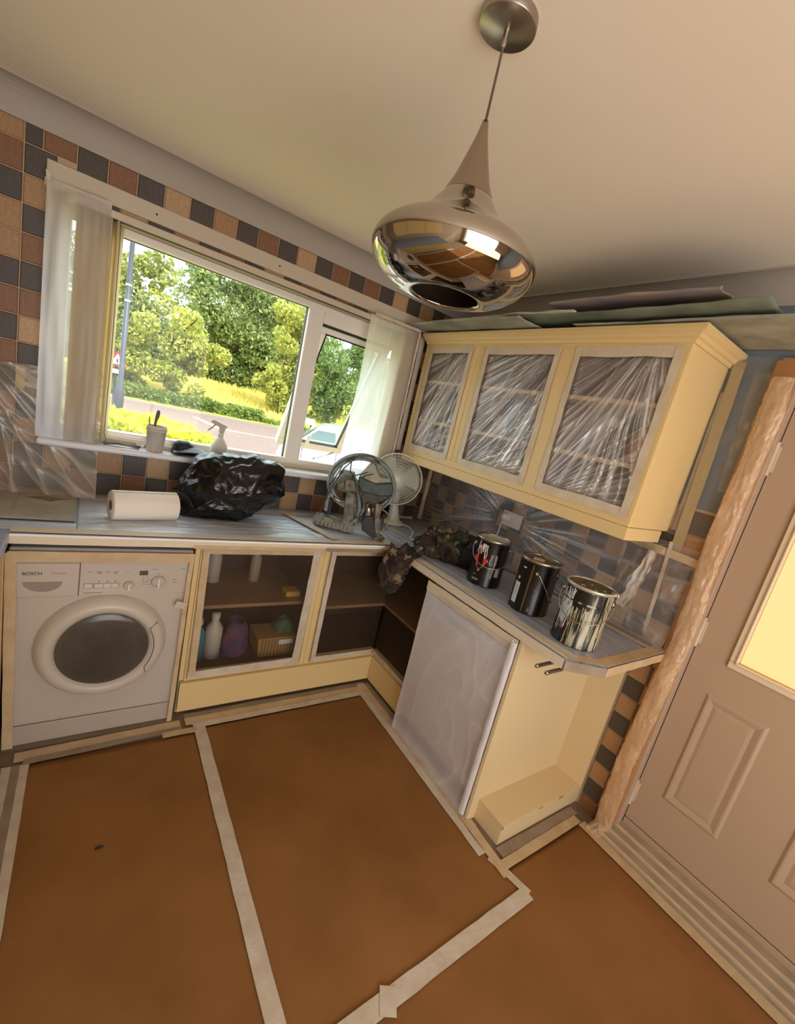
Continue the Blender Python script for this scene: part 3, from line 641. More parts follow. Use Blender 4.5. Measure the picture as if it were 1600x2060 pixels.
part('carcass', MB().box((-1.015, -.02, .15), (-.02, -.035, .86)).box((-1.015, -.02, .165), (-.02, -.53, .185)).box((-1.017, -.03, .16), (-1.003, -.53, .87)).box((-.55, -.53, .165), (-.02, -.965, .185)).box((-.02, -.03, .15), (-.035, -.96, .87)).box((-.54, -.965, .16), (-.03, -.98, .87)), DARKIN, cu_)
part('shelf', MB().prism([(x, y, .478) for x, y in [(-1.0, -.04), (-1.0, -.50), (-.515, -.50), (-.515, -.96), (-.04, -.96), (-.04, -.04)]], (0, 0, .018)), CARC, cu_)
part('face_frame', MB().box((-1.0095, -.53, .832), (-.555, -.556, .874)).box((-1.0095, -.53, .168), (-.555, -.556, .215)).box((-1.0095, -.53, .215), (-.965, -.556, .832)).box((-.533, -.56, .832), (-.553, -.98, .874)).box((-.533, -.56, .172), (-.553, -.98, .215)), CREAM, cu_, bev=.001)
part('plinth', MB().box((-.550, -.578, .022), (-.567, -.985, .176)), CREAM, cu_, bev=.001)
part('corner_post', MB().box((-.567, -.556, .176), (-.55, -.572, .205)), CREAM, cu_)
lc = thing('base_cabinet', 'cream base cupboard running along the left edge of the room', 'cabinet', (-2.55, -1.4, 0))
part('carcass', MB().box((-2.89, -.62, .1), (-2.27, -2.38, .87)), CREAM, lc, bev=.002)
lu = thing('wall_cabinet', 'cream wall cupboards added unseen above the left worktop to block light', 'cabinet', (-2.73, -1.6, 1.4))  # unseen cupboards added to keep light off the lower left
part('carcass', MB().box((-2.895, -.9, 1.40), (-2.57, -2.4, 2.1)), CREAM, lu, bev=.002)
for i in range(3): part('door', MB().box((-2.57, -.905 - i * .5, 1.405), (-2.552, -1.395 - i * .5, 2.095)), CREAM, lu, bev=.003)
for i in range(3): part('door', MB().box((-2.27, -.66 - i * .58, .12), (-2.25, -1.22 - i * .58, .86)), CREAM, lc, bev=.003)
part('end_panel', MB().box((-2.27, -.59, 0), (-2.252, -.62, .872)), CREAM, lc, bev=.001)
part('plinth', MB().box((-2.89, -.62, 0), (-2.30, -2.38, .1)), CREAM, lc)
ls = MB().grid(lambda u, v: (-1.607 + .57 * u, -.560 - .003 * rid(u * 2, v * 2, 7), .19 + .66 * v), 30, 30)
solo('plastic_sheet', ls, FILMLOW, 'dull film taped over the open cupboard beside the washing machine', 'plastic sheet')
solo('plastic_sheet', MB().grid(lambda u, v: (-.985 + .42 * u, -.560 - .003 * rid(u * 2, v * 2, 9), .19 + .66 * v), 30, 30), FILMLOW, 'dull film taped over the corner cupboard opening under the window', 'plastic sheet')
solo('plastic_sheet', MB().grid(lambda u, v: (-.558 - .003 * rid(u * 2, v * 2, 11), -.575 - .40 * u, .19 + .66 * v), 30, 30), FILMLOW, 'dull film taped over the corner cupboard opening beside the dishwasher', 'plastic sheet')
yo = -.562
tape_thing('masking tape framing the film over the open cupboard by the washing machine', [((-1.60, yo, .846), (-1.03, yo, .846), .035, .002, YN), ((-1.60, yo, .207), (-1.05, yo, .212), .04, .002, YN, TAPEW), ((-1.058, yo, .86), (-1.068, yo, .19), .04, .003, YN, TAPEW), ((-1.592, yo, .86), (-1.582, yo, .2), .03, .002, YN)], TAPE)
tape_thing('masking tape framing the film over the corner cupboard', [((-.96, yo, .846), (-.60, yo, .846), .03, .002, YN), ((-.955, yo, .207), (-.575, yo, .207), .025, .002, YN, TAPEW), ((-.962, yo, .86), (-.962, yo, .19), .028, .003, YN, TAPEW), ((-.56, -.58, .205), (-.56, -.97, .205), .025, .002, XN, TAPEW)], TAPE)

# --- dishwasher under film
dw = thing('dishwasher', 'white dishwasher wrapped in milky film beneath the worktop end', 'dishwasher', (-.33, -1.29, 0))
part('casing', MB().box((-.60, -.992, .02), (-.06, -1.578, .862)), APPL, dw, bev=.004)
part('door', MB().box((-.618, -.994, .11), (-.60, -1.576, .70)), APPL, dw, bev=.006)
part('control_panel', MB().box((-.620, -.994, .705), (-.60, -1.576, .855)), M('dw_panel', 'c9ced8', .4), dw, bev=.006)
part('handle', MB().box((-.6225, -1.17, .735), (-.619, -1.40, .765)), M('dw_handle', '7d8088', .4), dw, bev=.001)
part('power_button', MB().lathe([(0.0001, -.6265), (.009, -.6265), (.013, -.624), (.013, -.618)], (0, -1.03, .80), 20, axis='x'), WHITE, dw)
for i in range(3): part('indicator_light', MB().box((-.6225, -1.49 - i * .013, .775), (-.619, -1.498 - i * .013, .783)), INK, dw)
part('kick_panel', MB().box((-.60, -.994, .0), (-.585, -1.576, .105)), APPL, dw)
def fold(u, v):
    w = .8 * max(0, rid(u * 5 + v * 2, v * 6 - u * 2, 4, 1)) ** 5 * max(0, min(1, (u - .25) * 2)) + .5 * max(0, rid(u * 9, v * 2.2, 9, 1)) ** 5 * (u > .8) + .5 * max(0, rid(u * 3, v * 1.5, 2, 1)) ** 6
    return min(1, .38 * w + .4 * max(0, 1 - min(u, 1 - u) * 16))
def pos(u, v, f):
    return (-.632 - .007 * f - .006 * nz(u * 2, v * 3, 4) - .003 + .004 * (1 - v), -.986 - .598 * u, .004 + .862 * v)
foldsheet(pos, fold, 110, 140, foldfilm('milky_dishwasher_film', .60, .95, col='f6f1f5', rough=.3, gloss=.14, transl=.05), 'milky wrinkled film covering the dishwasher front')
tape_thing('cream tape holding the film along the top of the dishwasher', [((-.628, -.985, .845), (-.628, -1.585, .850), .05, .012, XN), ((-.628, -1.10, .828), (-.628, -1.58, .835), .02, .015, XN, TAPEW)], M('cream_tape', 'ddceb2', .5, bump=.3, bs=30))
roll2 = MB().grid(lambda u, v: (-.648 - .010 * math.cos(2 * math.pi * u) - .004 * nz(u * 3, v * 14), -1.575 + .014 * math.sin(2 * math.pi * u), .03 + .835 * v), 16, 60)
solo('plastic_sheet', roll2, FILMD, 'gathered fold of film down the dishwasher corner', 'plastic sheet')

# --- end unit: narrow open towel-rail unit
eu = thing('end_cabinet', 'narrow open cream end unit with towel rails and a low shelf', 'cabinet', (-.3, -1.66, 0))
part('side_panel', MB().box((-.630, -1.583, 0), (-.012, -1.600, .874)), CREAM_IN, eu, bev=.001)
part('back_panel', MB().box((-.012, -1.600, .10), (-.026, -1.747, .874)), CREAM_IN, eu, bev=.001)
part('shelf', MB().box((-.584, -1.600, .085), (-.012, -1.748, .103)), CREAM_IN, eu, bev=.0015)
part('plinth', MB().box((-.582, -1.600, 0), (-.567, -1.742, .085)).box((-.570, -1.728, 0), (-.002, -1.742, .085)), CREAM_IN, eu, bev=.001)
part('shelf_edge_wear', MB().box((-.35, -1.7482, .096), (-.32, -1.7486, .1025)).box((-.20, -1.7482, .093), (-.165, -1.7486, .1028)).box((-.585, -1.745, .086), (-.5845, -1.7485, .1)), WOOD, eu)
tr = thing('towel_rail', 'pair of chrome towel rail arms sticking out under the worktop end', 'towel rail', (-.45, -1.7, .85))
for y in (-1.715, -1.76): part('rail_arm', MB().tube([(-.02, y, .852), (-.66, y, .852), (-.676, y, .852)], [.0075, .0075, .0075], 14).ball((-.677, y, .852), .0085, 8), STEEL, tr)
part('bracket', MB().box((-.05, -1.70, .86), (-.35, -1.775, .872)), STEEL, tr, bev=.002)
# (rail bracket screwed to the underside of the worktop)

# ================================================================== WALL CABINET
wc = thing('wall_cabinet', 'long cream wall cupboard with three film-covered openings, doors removed', 'cabinet', (-.17, -.9, 1.403))
xc = -.346; yA, yB = -.082, -1.697; zb, zt = 1.403, 2.10
part('carcass', MB().box((-.004, yA, zb), (-.016, yB, zt)).box((-.016, yA, zb), (xc + .02, yB, zb + .018)).box((-.016, yA, zt - .018), (xc + .02, yB, zt)).box((-.016, yA, zb), (xc + .02, yA - .018, zt))
     .box((-.016, -.56, zb), (xc + .02, -.60, zt)).box((-.016, -1.16, zb), (xc + .02, -1.20, zt)), CABIN, wc)
part('end_panel', MB().box((-.004, yB + .018, zb + .001), (xc + .0195, yB - .001, 2.0945)), CREAM, wc, bev=.001)
ff = MB(); z0, z1 = 1.440, 2.078
ff.box((xc + .02, yA, zt - .022 - .0), (xc, yB, zt)); ff.box((xc + .02, yA, zb), (xc, yB, z0))
for a, b_ in ((yA, -.138), (-.533, -.572), (-1.133, -1.222), (-1.672, yB)): ff.box((xc + .02, a, z0), (xc, b_, z1))
part('face_frame', ff, CREAM, wc, bev=.0015)
part('stile', MB().box((xc + .02, -.574, z0), (xc + .006, -.645, z1)), CREAM, wc, label='stile set slightly back between the first and second opening')
for (a, b_) in ((-.10, -.56), (-.60, -1.16), (-1.20, -1.68)):
    for z in (1.882, 1.640): part('shelf', MB().box((-.02, a, z - .018), (-.318, b_, z)), CREAM_IN, wc)
def mould(prof, path):   # profile (outward, z) swept round the two visible faces of the cupboard
    mb = MB(); n = len(prof); rings = []
    for (x, y, ox, oy) in path: rings.append([(x + ox * u, y + oy * u, z) for u, z in prof])
    for i in range(len(rings) - 1):
        mb.add(rings[i] + rings[i + 1], [(j, (j + 1) % n, n + (j + 1) % n, n + j) for j in range(n)])
    mb.add(rings[0], [tuple(range(n))]); mb.add(rings[-1], [tuple(range(n))[::-1]]); return mb
cp = [(0, 2.095), (.008, 2.095), (.012, 2.108), (.022, 2.112), (.030, 2.122), (.044, 2.130), (.050, 2.134), (.050, 2.148), (0, 2.148)]
part('cornice', mould(cp, [(xc, yA, -1, 0), (xc, yB, -1, -1), (-.004, yB, 0, -1)]), CREAM, wc)
part('pelmet', MB().box((xc + .02, yA, 1.350), (xc - .004, yB - .004, 1.402)).box((-.06, yB + .014, 1.350), (xc + .02, yB - .004, 1.402)), CREAM, wc, bev=.003)
# wrinkled film in the three openings
def cabfilm(y0, y1, sd, label):
    px, pz = {1: (1.05, 1.08), 2: (1.12, 1.12), 3: (.78, 1.10)}[sd]
    def fold(u, v):
        du, dv = (u - px) * .62, (v - pz); d = math.hypot(du, dv); a = math.atan2(dv, du)
        a2 = math.atan2(v + .12, u * .62 + .10)                         # second gather at the lower corner next to the window
        w1 = max(0, rid(a * 9 + sd * 7, d * .7, sd, 1)) ** 3; w2 = max(0, rid(a * 24 + 2 * nz(d * 2, a, sd), d * .6, sd + 5, 1)) ** 5; w3 = max(0, rid(a2 * 14, d * .8, sd + 9, 1)) ** 4
        e = min(1, min(u, 1 - u, v, 1 - v) * 12)
        k = .25 + .75 * max(0, min(1, 1.3 - v * .8))                     # tauter at the top
        low = max(0, .22 - v) * 2.2 * (.5 + nz(u * 3, v * 6, sd))
        return min(1, (.62 * w1 + .75 * w2 + .45 * w3) * k + low + .10 * max(0, nz(u * 2, v * 2, sd))) * (.3 + .7 * e)
    def pos(u, v, f):
        y = y0 + (y1 - y0) * u; z = z0 + .004 + (z1 - z0 - .008) * v; e = min(1, min(u, 1 - u, v, 1 - v) * 9)
        return (xc + .010 - .010 * f * e - .004 * nz(u * 3, v * 3, sd) * e, y, z)
    foldsheet(pos, fold, 150, 170, CABF, label)
CABF = foldfilm('cabinet_film', .16, .85, col='f6ecea', rough=.2, gloss=.35, transl=.15)
cabfilm(-.142, -.531, 1, 'creased clear film over the first cupboard opening nearest the window')
cabfilm(-.647, -1.131, 2, 'creased clear film over the middle cupboard opening')
cabfilm(-1.224, -1.670, 3, 'creased clear film over the cupboard opening nearest the door')
FT = M('frame_tape', 'd8c8b2', .5, col2='cdb99e', ns=10, bump=.35, bs=30)
for nm, a, b_ in (('first', -.142, -.531), ('middle', -.647, -1.131), ('last', -1.224, -1.670)):
    tape_thing('pale tape edging the film of the %s cupboard opening' % {'first': 'window-side', 'middle': 'middle', 'last': 'door-side'}[nm],
        [((xc, a, z1 - .016), (xc, b_, z1 - .012), .042, .0012, XN), ((xc, a, z0 + .010), (xc, b_, z0 + .010), .04, .0012, XN), ((xc, a - .008, z1), (xc, a - .008, z0), .030, .0022, XN), ((xc, b_ + .008, z1), (xc, b_ + .008, z0), .032, .0022, XN)], FT, wob=.003)

# contents of the wall cupboard, dim behind the film
def jar(y, z, r, h, mat, name, label, cat, x=-.17, prof=None, capm=None, cap='lid'):
    t = thing(name, label, cat, (x, y, z), local=True)
    part('body', MB().lathe(prof or [(0.0001, 0), (r, 0), (r, h * .8), (r * .7, h * .9), (r * .7, h), (0.0001, h)], n=24), mat, t)
    if capm: part(cap, MB().lathe([(r * .75, h * .9), (r * .78, h * 1.12), (0.0001, h * 1.12)], n=24), capm, t)
    return t
ORANGE = M('orange_ceramic', 'c06a2c', .4); PINK = M('pink_card', 'b03a4a', .6); CROCK = M('white_crockery', 'e8e2da', .3); BROWNJ = M('brown_jar', '6a3a22', .4); YEL = M('yellow_plastic', 'd8a230', .5)
solo('box', MB().box((-.08, -.30, 1.8825), (-.26, -.50, 2.0)), PINK, 'red and pink box on the top shelf behind the first cupboard film', 'box', bev=.003)
for i in range(5):
    solo('plate', MB().lathe([(.0001, 0), (.05, 0), (.1, .012), (.1, .016), (.05, .005), (.0001, .005)], (-.17, -.76, 1.4215 + i * .012), 32), CROCK, 'white plate in the stack low in the middle cupboard, ' + ['bottom one', 'second from the bottom', 'middle one', 'second from the top', 'top one'][i], 'plate', group='stacked white plates')
jar(-.93, 1.4215, .05, .12, YEL, 'jar', 'yellow pot standing low in the middle cupboard', 'jar')
jar(-1.05, 1.4215, .04, .10, BROWNJ, 'jar', 'brown jar low in the middle cupboard beside the yellow pot', 'jar', capm=CROCK)
jar(-.72, 1.6405, .045, .11, CROCK, 'mug', 'white mug on the middle shelf of the middle cupboard', 'mug')
solo('box', MB().box((-.08, -.85, 1.6405), (-.25, -1.0, 1.82)), M('teal_card', '5e8480', .6), 'teal grey box on the middle shelf of the middle cupboard', 'box', bev=.003)
jar(-1.55, 1.6405, .055, .15, ORANGE, 'jar', 'orange jar on the middle shelf behind the door-side film', 'jar')
jar(-1.40, 1.6405, .05, .16, M('purple_tin', '4c3a48', .4), 'jar', 'dark purple tin on the middle shelf behind the door-side film', 'jar', capm=CROCK)
jar(-1.32, 1.4215, .06, .08, ORANGE, 'bowl', 'orange bowl at the bottom of the door-side cupboard', 'bowl', prof=[(.0001, 0), (.03, 0), (.065, .06), (.06, .06), (.0001, .012)])
jar(-1.47, 1.4215, .055, .14, BROWNJ, 'jar', 'brown storage jar at the bottom of the door-side cupboard', 'jar', capm=BROWNJ)
jar(-.25, 1.4215, .04, .13, BROWNJ, 'jar', 'dark jar at the bottom of the first cupboard', 'jar', capm=CROCK)
jar(-.40, 1.6405, .045, .12, M('maroon_tin', '6e3030', .4), 'jar', 'maroon tin on the middle shelf of the first cupboard', 'jar')

# contents of the base cupboards
def bottle(x, y, z, r, h, mat, label, capm=None, name='bottle'):
    t = thing(name, label, 'bottle', (x, y, z), local=True)
    part('body', MB().lathe([(.0001, 0), (r, 0), (r, h * .68), (r * .45, h * .84), (r * .38, h * .9), (r * .38, h), (.0001, h)], n=20), mat, t)
    part('cap', MB().lathe([(r * .5, h * .9), (r * .5, h * 1.04), (.0001, h * 1.04)], n=16), capm or mat, t)
PALE = M('pale_bottle', 'd8ccb8', .4)
bottle(-1.54, -.40, .186, .035, .22, M('teal_bottle', '2c8a9c', .4), 'teal bottle at the left of the open base cupboard', PALE)
bottle(-1.46, -.38, .186, .042, .24, PALE, 'tall white bottle on the floor of the open base cupboard')
bt_ = MB().grid(lambda u, v: (-1.345 + (.06 + .012 * rid(u * 4, v * 4, 2)) * math.cos(2 * math.pi * u) * (1 - .5 * v ** 3), -.38 + .05 * math.sin(2 * math.pi * u), .187 + .20 * v), 28, 24)
solo('bag', bt_, M('purple_bag', '4a3f6a', .35, col2='7d4a5e', ns=14), 'crumpled purple bag inside the open base cupboard', 'bag')
bx = thing('storage_box', 'tan ribbed box on the floor of the open base cupboard', 'box', (-1.12, -.38, .186))
part('box_body', MB().prism([(-1.235, -.455, .187), (-1.005, -.455, .187), (-.995 - .03, -.46, .30), (-1.25, -.46, .30)][::-1], (0, .17, 0)), M('tan_box', 'b08a4c', .6), bx, bev=.004)
for i in range(12): part('rib', MB().box((-1.225 + i * .018, -.458, .19), (-1.219 + i * .018, -.4635, .295)), M('box_rib', '96723c', .6), bx)
solo('cloth', MB().grid(lambda u, v: (-1.14 + .13 * u, -.42 + .12 * v, .305 + .055 * math.sin(math.pi * u) * math.sin(math.pi * v) * (1 + .5 * rid(u * 3, v * 3, 1))), 20, 20), M('green_pack', '2f5a38', .6, col2='4d7a52', ns=30), 'dark green packet heaped in the tan box', 'packet', sol=.004)
solo('label_card', MB().box((-1.135, -.468, .262), (-1.055, -.4655, .29)), CROCK, 'small white card on the front of the tan box', 'card')
solo('sponge', MB().box((-1.13, -.44, .5335), (-1.05, -.36, .565)), YEL, 'yellow sponge on the shelf of the open base cupboard', 'sponge', bev=.006)
bottle(-1.46, -.2, .5335, .035, .22, PALE, 'pale bottle at the left on the shelf of the open base cupboard')
bottle(-1.24, -.2, .5335, .03, .2, M('beige_bottle', 'b9a68a', .5), 'beige bottle in the middle of the shelf of the open base cupboard')
bottle(-.90, -.3, .4965, .022, .19, PALE, 'slim white bottle at the left on the corner cupboard shelf')
bottle(-.80, -.25, .4965, .028, .19, M('cream_bottle', 'c9b598', .5), 'cream bottle on the corner cupboard shelf beside the slim white one')

# cardboard sheets on top of the wall cabinet
def sheet(pts, th, mat, label, tilt=None, name='cardboard_sheet'):
    mb = MB(); mb.prism(pts, th); return solo(name, mb, mat, label, 'cardboard')
def csheet(x0, x1, y0, y1, z, label, mat, curl=.01, seed=0, drop=0, rag=.012, th=.005, tx=0):
    def fn(u, v):
        x = x0 + (x1 - x0) * u; y = y0 + (y1 - y0) * v
        if u in (0, 1): x += rag * nz(y * 9, seed)
        if v in (0, 1): y += rag * 2 * nz(x * 14, seed + 3)
        return (x, y, z + curl * nz(x * 3, y * 3, seed) + tx * (1 - u) + drop * v * v)
    return solo('cardboard_sheet', MB().grid(fn, 16, 60), mat, label, 'cardboard', sol=th)
csheet(-.535, -.12, -.07, -1.0, 2.163, 'pale paint-flecked board on top of the cupboard near the window', CARD, .012, 1)
csheet(-.47, -.04, -.95, -1.93, 2.172, 'green-grey board lying along the top of the cupboard towards the door', CARD2, .008, 2, tx=.012)
csheet(-.50, -.16, -1.12, -1.80, 2.215, 'curled brown board on the very top of the pile over the cupboard', M('brown_board', 'a48d78', .65, col2='7d7482', ns=4, bump=.3, bs=10), .008, 4, tx=.008)
csheet(-.40, -.03, -1.2, -2.02, 2.160, 'pale board under the pile sticking out past the cupboard end', CARD, .003, 5)
csheet(-.49, -.20, -.62, -1.25, 2.188, 'white torn card strip in the middle of the pile over the cupboard', M('white_card', 'b9b3a2', .7), .008, 6)

# ================================================================== RIGHT WALL SPLASHBACK: socket, plug and film
so = thing('wall_socket', 'white double wall socket with a round plug pushed in, under the wall film', 'socket', (0, -.86, 1.19))
part('face_plate', MB().box((-.0075, -.79, 1.145), (-.018, -.935, 1.232)), WHITE, so, bev=.003)
part('plug', MB().lathe([(.0001, -.052), (.018, -.050), (.024, -.042), (.026, -.018)], (0, -.825, 1.195), 24, axis='x'), WHITE, so)
part('socket_switch', MB().box((-.018, -.885, 1.20), (-.022, -.897, 1.215)).box((-.018, -.905, 1.20), (-.022, -.917, 1.215)), WHITE, so)
solo('cord', MB().tube([(-.045, -.82, 1.175), (-.05, -.822, 1.10), (-.06, -.80, 1.02), (-.09, -.76, .95), (-.12, -.70, .928)], .0035, 8), WHITE, 'white flex hanging from the wall plug', 'cord')
def fold(u, v):
    y = -.06 - 1.80 * u; z = .925 + .44 * v; dy, dz = y + .86, z - 1.17; d = math.hypot(dy, dz); a = math.atan2(dz, dy)
    w = max(0, rid(a * 11 + 1.5 * nz(d * 2, a, 4), d * .8, 2, 1)) ** 4 * .45 + .8 * max(0, rid(a * 22 + nz(d * 4, a, 7), d * .7, 5, 1)) ** 7
    return min(1, w * math.exp(-d * .9) * max(0, min(1, (d - .06) * 7)) + .10)
def pos(u, v, f):
    y = -.06 - 1.80 * u; z = .925 + .44 * v; d = math.hypot(y + .845, z - 1.19)
    return (-(.016 + .045 * math.exp(-(d / .07) ** 2) + .006 * f + .03 * (1 - v) ** 3), y, z)
foldsheet(pos, fold, 260, 90, foldfilm('splash_film', .13, .75, col='d8d0d0', rough=.28, gloss=.3, transl=.1), 'clear film stretched over the splashback tiles, creased around the plug')
solo('plastic_sheet', MB().grid(lambda u, v: (-.05 - .02 * rid(u * 2, v * 3, 3) - .03 * (1 - v), -1.56 - .30 * u - .05 * (1 - v) * (1 - u), .93 + .40 * v), 40, 50), film('corner_film', .10, .45, 7, (1, 5, 1.6), (-.5, 0, 0), col='ddd0c4', rough=.25, gloss=.35), 'loose crinkled film hanging at the worktop end beside the door', 'plastic sheet')
tp = thing('masking_tape', 'crumpled white tape strip hanging down the film beside the door end', 'tape', (-.04, -1.66, 1.1))
part('tape_strip', MB().grid(lambda u, v: (-.058 - .008 * rid(u * 2, v * 5, 5) - .02 * (1 - v), -1.655 - .055 * u * (1 - .5 * abs(v - .4)) + .045 * (v - .5) * -1 + .01 * nz(v * 6, u), 1.03 + .28 * v), 8, 40), TAPEW, tp)
# thin film over the corner walls
solo('plastic_sheet', MB().grid(lambda u, v: (-.40 + .37 * u, -.02 - .008 * rid(u * 2, v * 2, 13) , .93 + .44 * v), 20, 30), FILMLOW, 'dull film over the corner tiles behind the fan', 'plastic sheet')
tape_thing('cream tape down the corner where the tiles meet behind the fan', [((-.028, -.03, 1.36), (-.028, -.03, .93), .03, .0, (-.7, -.7, 0)), ((-.36, -.04, .935), (-.10, -.04, .935), .02, .0, YN)], TAPE)

# ================================================================== THINGS ON THE WORKTOP
# paper roll
pr_ = thing('kitchen_roll', 'white kitchen paper roll lying on its side on the worktop', 'paper roll', (-1.83, -.40, .921), .20, local=True)
rr = .062
part('paper', MB().lathe([(.020, -.125), (rr - .002, -.125), (rr, -.122), (rr, .122), (rr - .002, .125), (.020, .125)], (0, 0, rr), 40, axis='x'), PAPERW, pr_)
part('cardboard_tube', MB().lathe([(.0195, -.126), (.0205, -.126), (.0205, .126), (.0195, .126), (.0195, -.126)], (0, 0, rr), 24, axis='x'), M('tube_card', '7d5a46', .8), pr_)
part('loose_edge', MB().grid(lambda u, v: (-.124 + .248 * u, -math.sin(.4 * v - .2) * (rr + .0015) - .001, rr + math.cos(.4 * v - .2) * (rr + .0015)), 8, 6), PAPERW, pr_)

def blob(c, ang, poly, depth, seed, amp, ridge, nu=90, nv=45, mat=None, label='', cat='', name='', yoff=0, sc=4.0, zmin=None, flat=1.0):
    """inflate a closed outline (u,z) in the plane through c turned by ang"""
    n = len(poly); cx_ = sum(p[0] for p in poly) / n; cz_ = sum(p[1] for p in poly) / n
    def R(t):
        dx, dz = math.cos(t), math.sin(t); best = 0
        for i in range(n):
            ax, az = poly[i][0] - cx_, poly[i][1] - cz_; bx_, bz = poly[(i + 1) % n][0] - cx_, poly[(i + 1) % n][1] - cz_
            ex, ez = bx_ - ax, bz - az; den = dx * ez - dz * ex
            if abs(den) < 1e-9: continue
            r = (ax * ez - az * ex) / den; s_ = (ax * dz - az * dx) / den
            if r > 0 and -1e-6 <= s_ <= 1 + 1e-6: best = max(best, r)
        return best
    ca, sa = math.cos(ang), math.sin(ang)
    def fn(u, v):
        t = 2 * math.pi * u; ph = math.pi * (v - .5); rr = R(t)
        k = math.cos(ph) ** flat if math.cos(ph) > 0 else 0
        U, Z, Y = cx_ + rr * k * math.cos(t), cz_ + rr * k * math.sin(t), depth * math.sin(ph)
        nrm = Vector((math.cos(t) * math.cos(ph), math.sin(ph), math.sin(t) * math.cos(ph)))
        d = amp * (ridge * rid(U * sc, Z * sc * 1.2, Y * sc + seed, 1) + (1 - ridge) * nz(U * sc * 2, Z * sc * 2, Y * sc * 2 + seed) + .45 * ridge * rid(U * sc * 2.3, Z * sc * 2.6, Y * sc * 2 + seed, 1)) - amp * .5
        U += nrm.x * d; Y += nrm.y * d; Z += nrm.z * d
        z = c[2] + Z
        if zmin is not None and z < zmin: z = zmin + .001 * rid(U * 9, Y * 9, 0)
        Y += yoff
        return (c[0] + U * ca - Y * sa, c[1] + U * sa + Y * ca, z)
    return solo(name, MB().grid(fn, nu, nv), mat, label, cat)
bagp = [(-0.297, 0.11), (-0.25, .20), (-0.208, 0.285), (-0.143, 0.307), (-0.056, 0.32), (0.055, 0.337), (0.149, 0.325), (0.192, 0.29), (0.209, 0.159), (0.154, 0.096), (0.102, 0.06), (0.012, -0.008), (-0.145, -0.03), (-0.291, -0.035), (-0.261, 0.012), (-0.262, 0.06)]
blob((-1.42, -.33, .92), -.27, bagp, .15, 2, .016, .85, 190, 100, BAGM, 'shiny black bin bag slumped on the worktop beside the paper roll', 'bag', 'bin_bag', zmin=.922, sc=9, yoff=.05)

# paint sprayer (frame -31 deg, local x right, z up)
sp_ = thing('paint_sprayer', 'dusty electric paint sprayer on stand feet with its hose coiled around it', 'paint sprayer', (-.80, -.44, .922), -.545, local=True)
def arcp(cx, cz, r, a0, a1, n, y=0, sy=0): return [(cx + r * math.cos(a0 + (a1 - a0) * i / n), y + sy * math.sin(i * 1.3), cz + r * math.sin(a0 + (a1 - a0) * i / n)) for i in range(n + 1)]
cxr, czr, rr_ = -.012, .272, .180
hb = MB()
for i, (dr_, dy, rad) in enumerate(((0, .0, .0085), (-.013, .016, .0085), (-.004, .033, .0085), (-.017, -.012, .008), (.004, .05, .0085))):
    hb.tube([(cxr + (rr_ + dr_) * math.cos(a) * 1.02, dy + .008 * math.sin(3 * a + i), czr + (rr_ + dr_) * math.sin(a) * (.93 if math.sin(a) > 0 else .8)) for a in [2 * math.pi * k / 60 for k in range(60)]], rad, 8, closed=True)
part('hose', hb, HOSE, sp_)
part('hose', MB().tube([(-.176, -.02, .10), (-.178, -.03, .168), (-.168, -.035, .236), (-.145, -.04, .29), (-.107, -.045, .333), (-.068, -.045, .330), (-.035, -.045, .29), (-.012, -.045, .22), (.005, -.04, .16), (-.0, -.035, .09), (-.03, -.03, .05)], .010, 10), HOSE, sp_, label='thick hose looping over the front')
cb = MB()
cb.tube([(-.205, -.04, .075), (-.19, -.05, .15), (-.165, -.055, .24), (-.12, -.055, .36), (-.06, -.05, .44), (.01, -.04, .452), (.06, -.03, .425)], .0035, 6)
cb.tube([(-.185, .0, .09), (-.175, -.01, .25), (-.13, -.02, .38), (-.08, -.02, .43), (-.09, -.05, .40), (-.085, -.06, .345), (-.06, -.06, .33), (.0, -.05, .36), (.045, -.04, .385)], .003, 6)
cb.tube([(-.07, -.06, .33), (-.03, -.06, .28), (.0, -.07, .22), (.015, -.06, .19), (.03, -.05, .2)], .004, 6)
cb.tube([(-.03, -.05, .30), (.0, -.055, .345), (.05, -.045, .365)], .003, 6)
part('cable', cb, M('dark_cable', '2c2d2c', .5), sp_)
part('foot', MB().prism([(-.231, -.035, .012), (-.004, -.035, -.0), (-.004, -.035, .048), (-.215, -.035, .072), (-.235, -.035, .055)], (0, .075, 0)), DUSTY, sp_, bev=.006)
fd = MB()
for i in range(9): fd.box((-.21 + i * .022, -.038, .012), (-.198 + i * .022, -.0345, .044))
part('foot_ribs', fd, M('rib_grey', '8a8476', .6), sp_)
part('post', MB().prism([(-.085, -.03, .239), (-.072, -.03, .045), (-.007, -.03, .035), (-.038, -.03, .228)], (0, .05, 0)), DUSTY, sp_, bev=.004)
part('post', MB().prism([(-.05, -.02, .27), (-.045, -.02, .2), (.0, -.02, .04), (.012, -.02, .05), (-.02, -.02, .29)], (0, .05, 0)), DUSTY, sp_, bev=.004)
part('front_bracket', MB().box((-.1, -.03, .235), (-.015, .03, .300)), DUSTY, sp_, bev=.004)
part('cross_bar', MB().tube([(-.15, -.015, .182), (-.11, -.02, .165), (-.06, -.02, .172)], .008, 8), STEEL, sp_)
cv = MB().prism([(.014, -.05, .41), (-.033, -.05, .331), (.059, -.05, .312), (.138, -.05, .335), (.132, -.05, .352), (.078, -.05, .352), (.03, -.05, .418)], (0, .14, 0))
part('top_cover', cv, DUSTYL, sp_, bev=.006)
part('motor_housing', MB().prism([(-.035, -.06, .331), (.06, -.06, .314), (.150, -.06, .336), (.166, -.06, .292), (.158, -.06, .262), (.10, -.06, .248), (-.003, -.06, .25), (-.03, -.06, .28)], (0, .16, 0)), DGREEN, sp_, bev=.008)
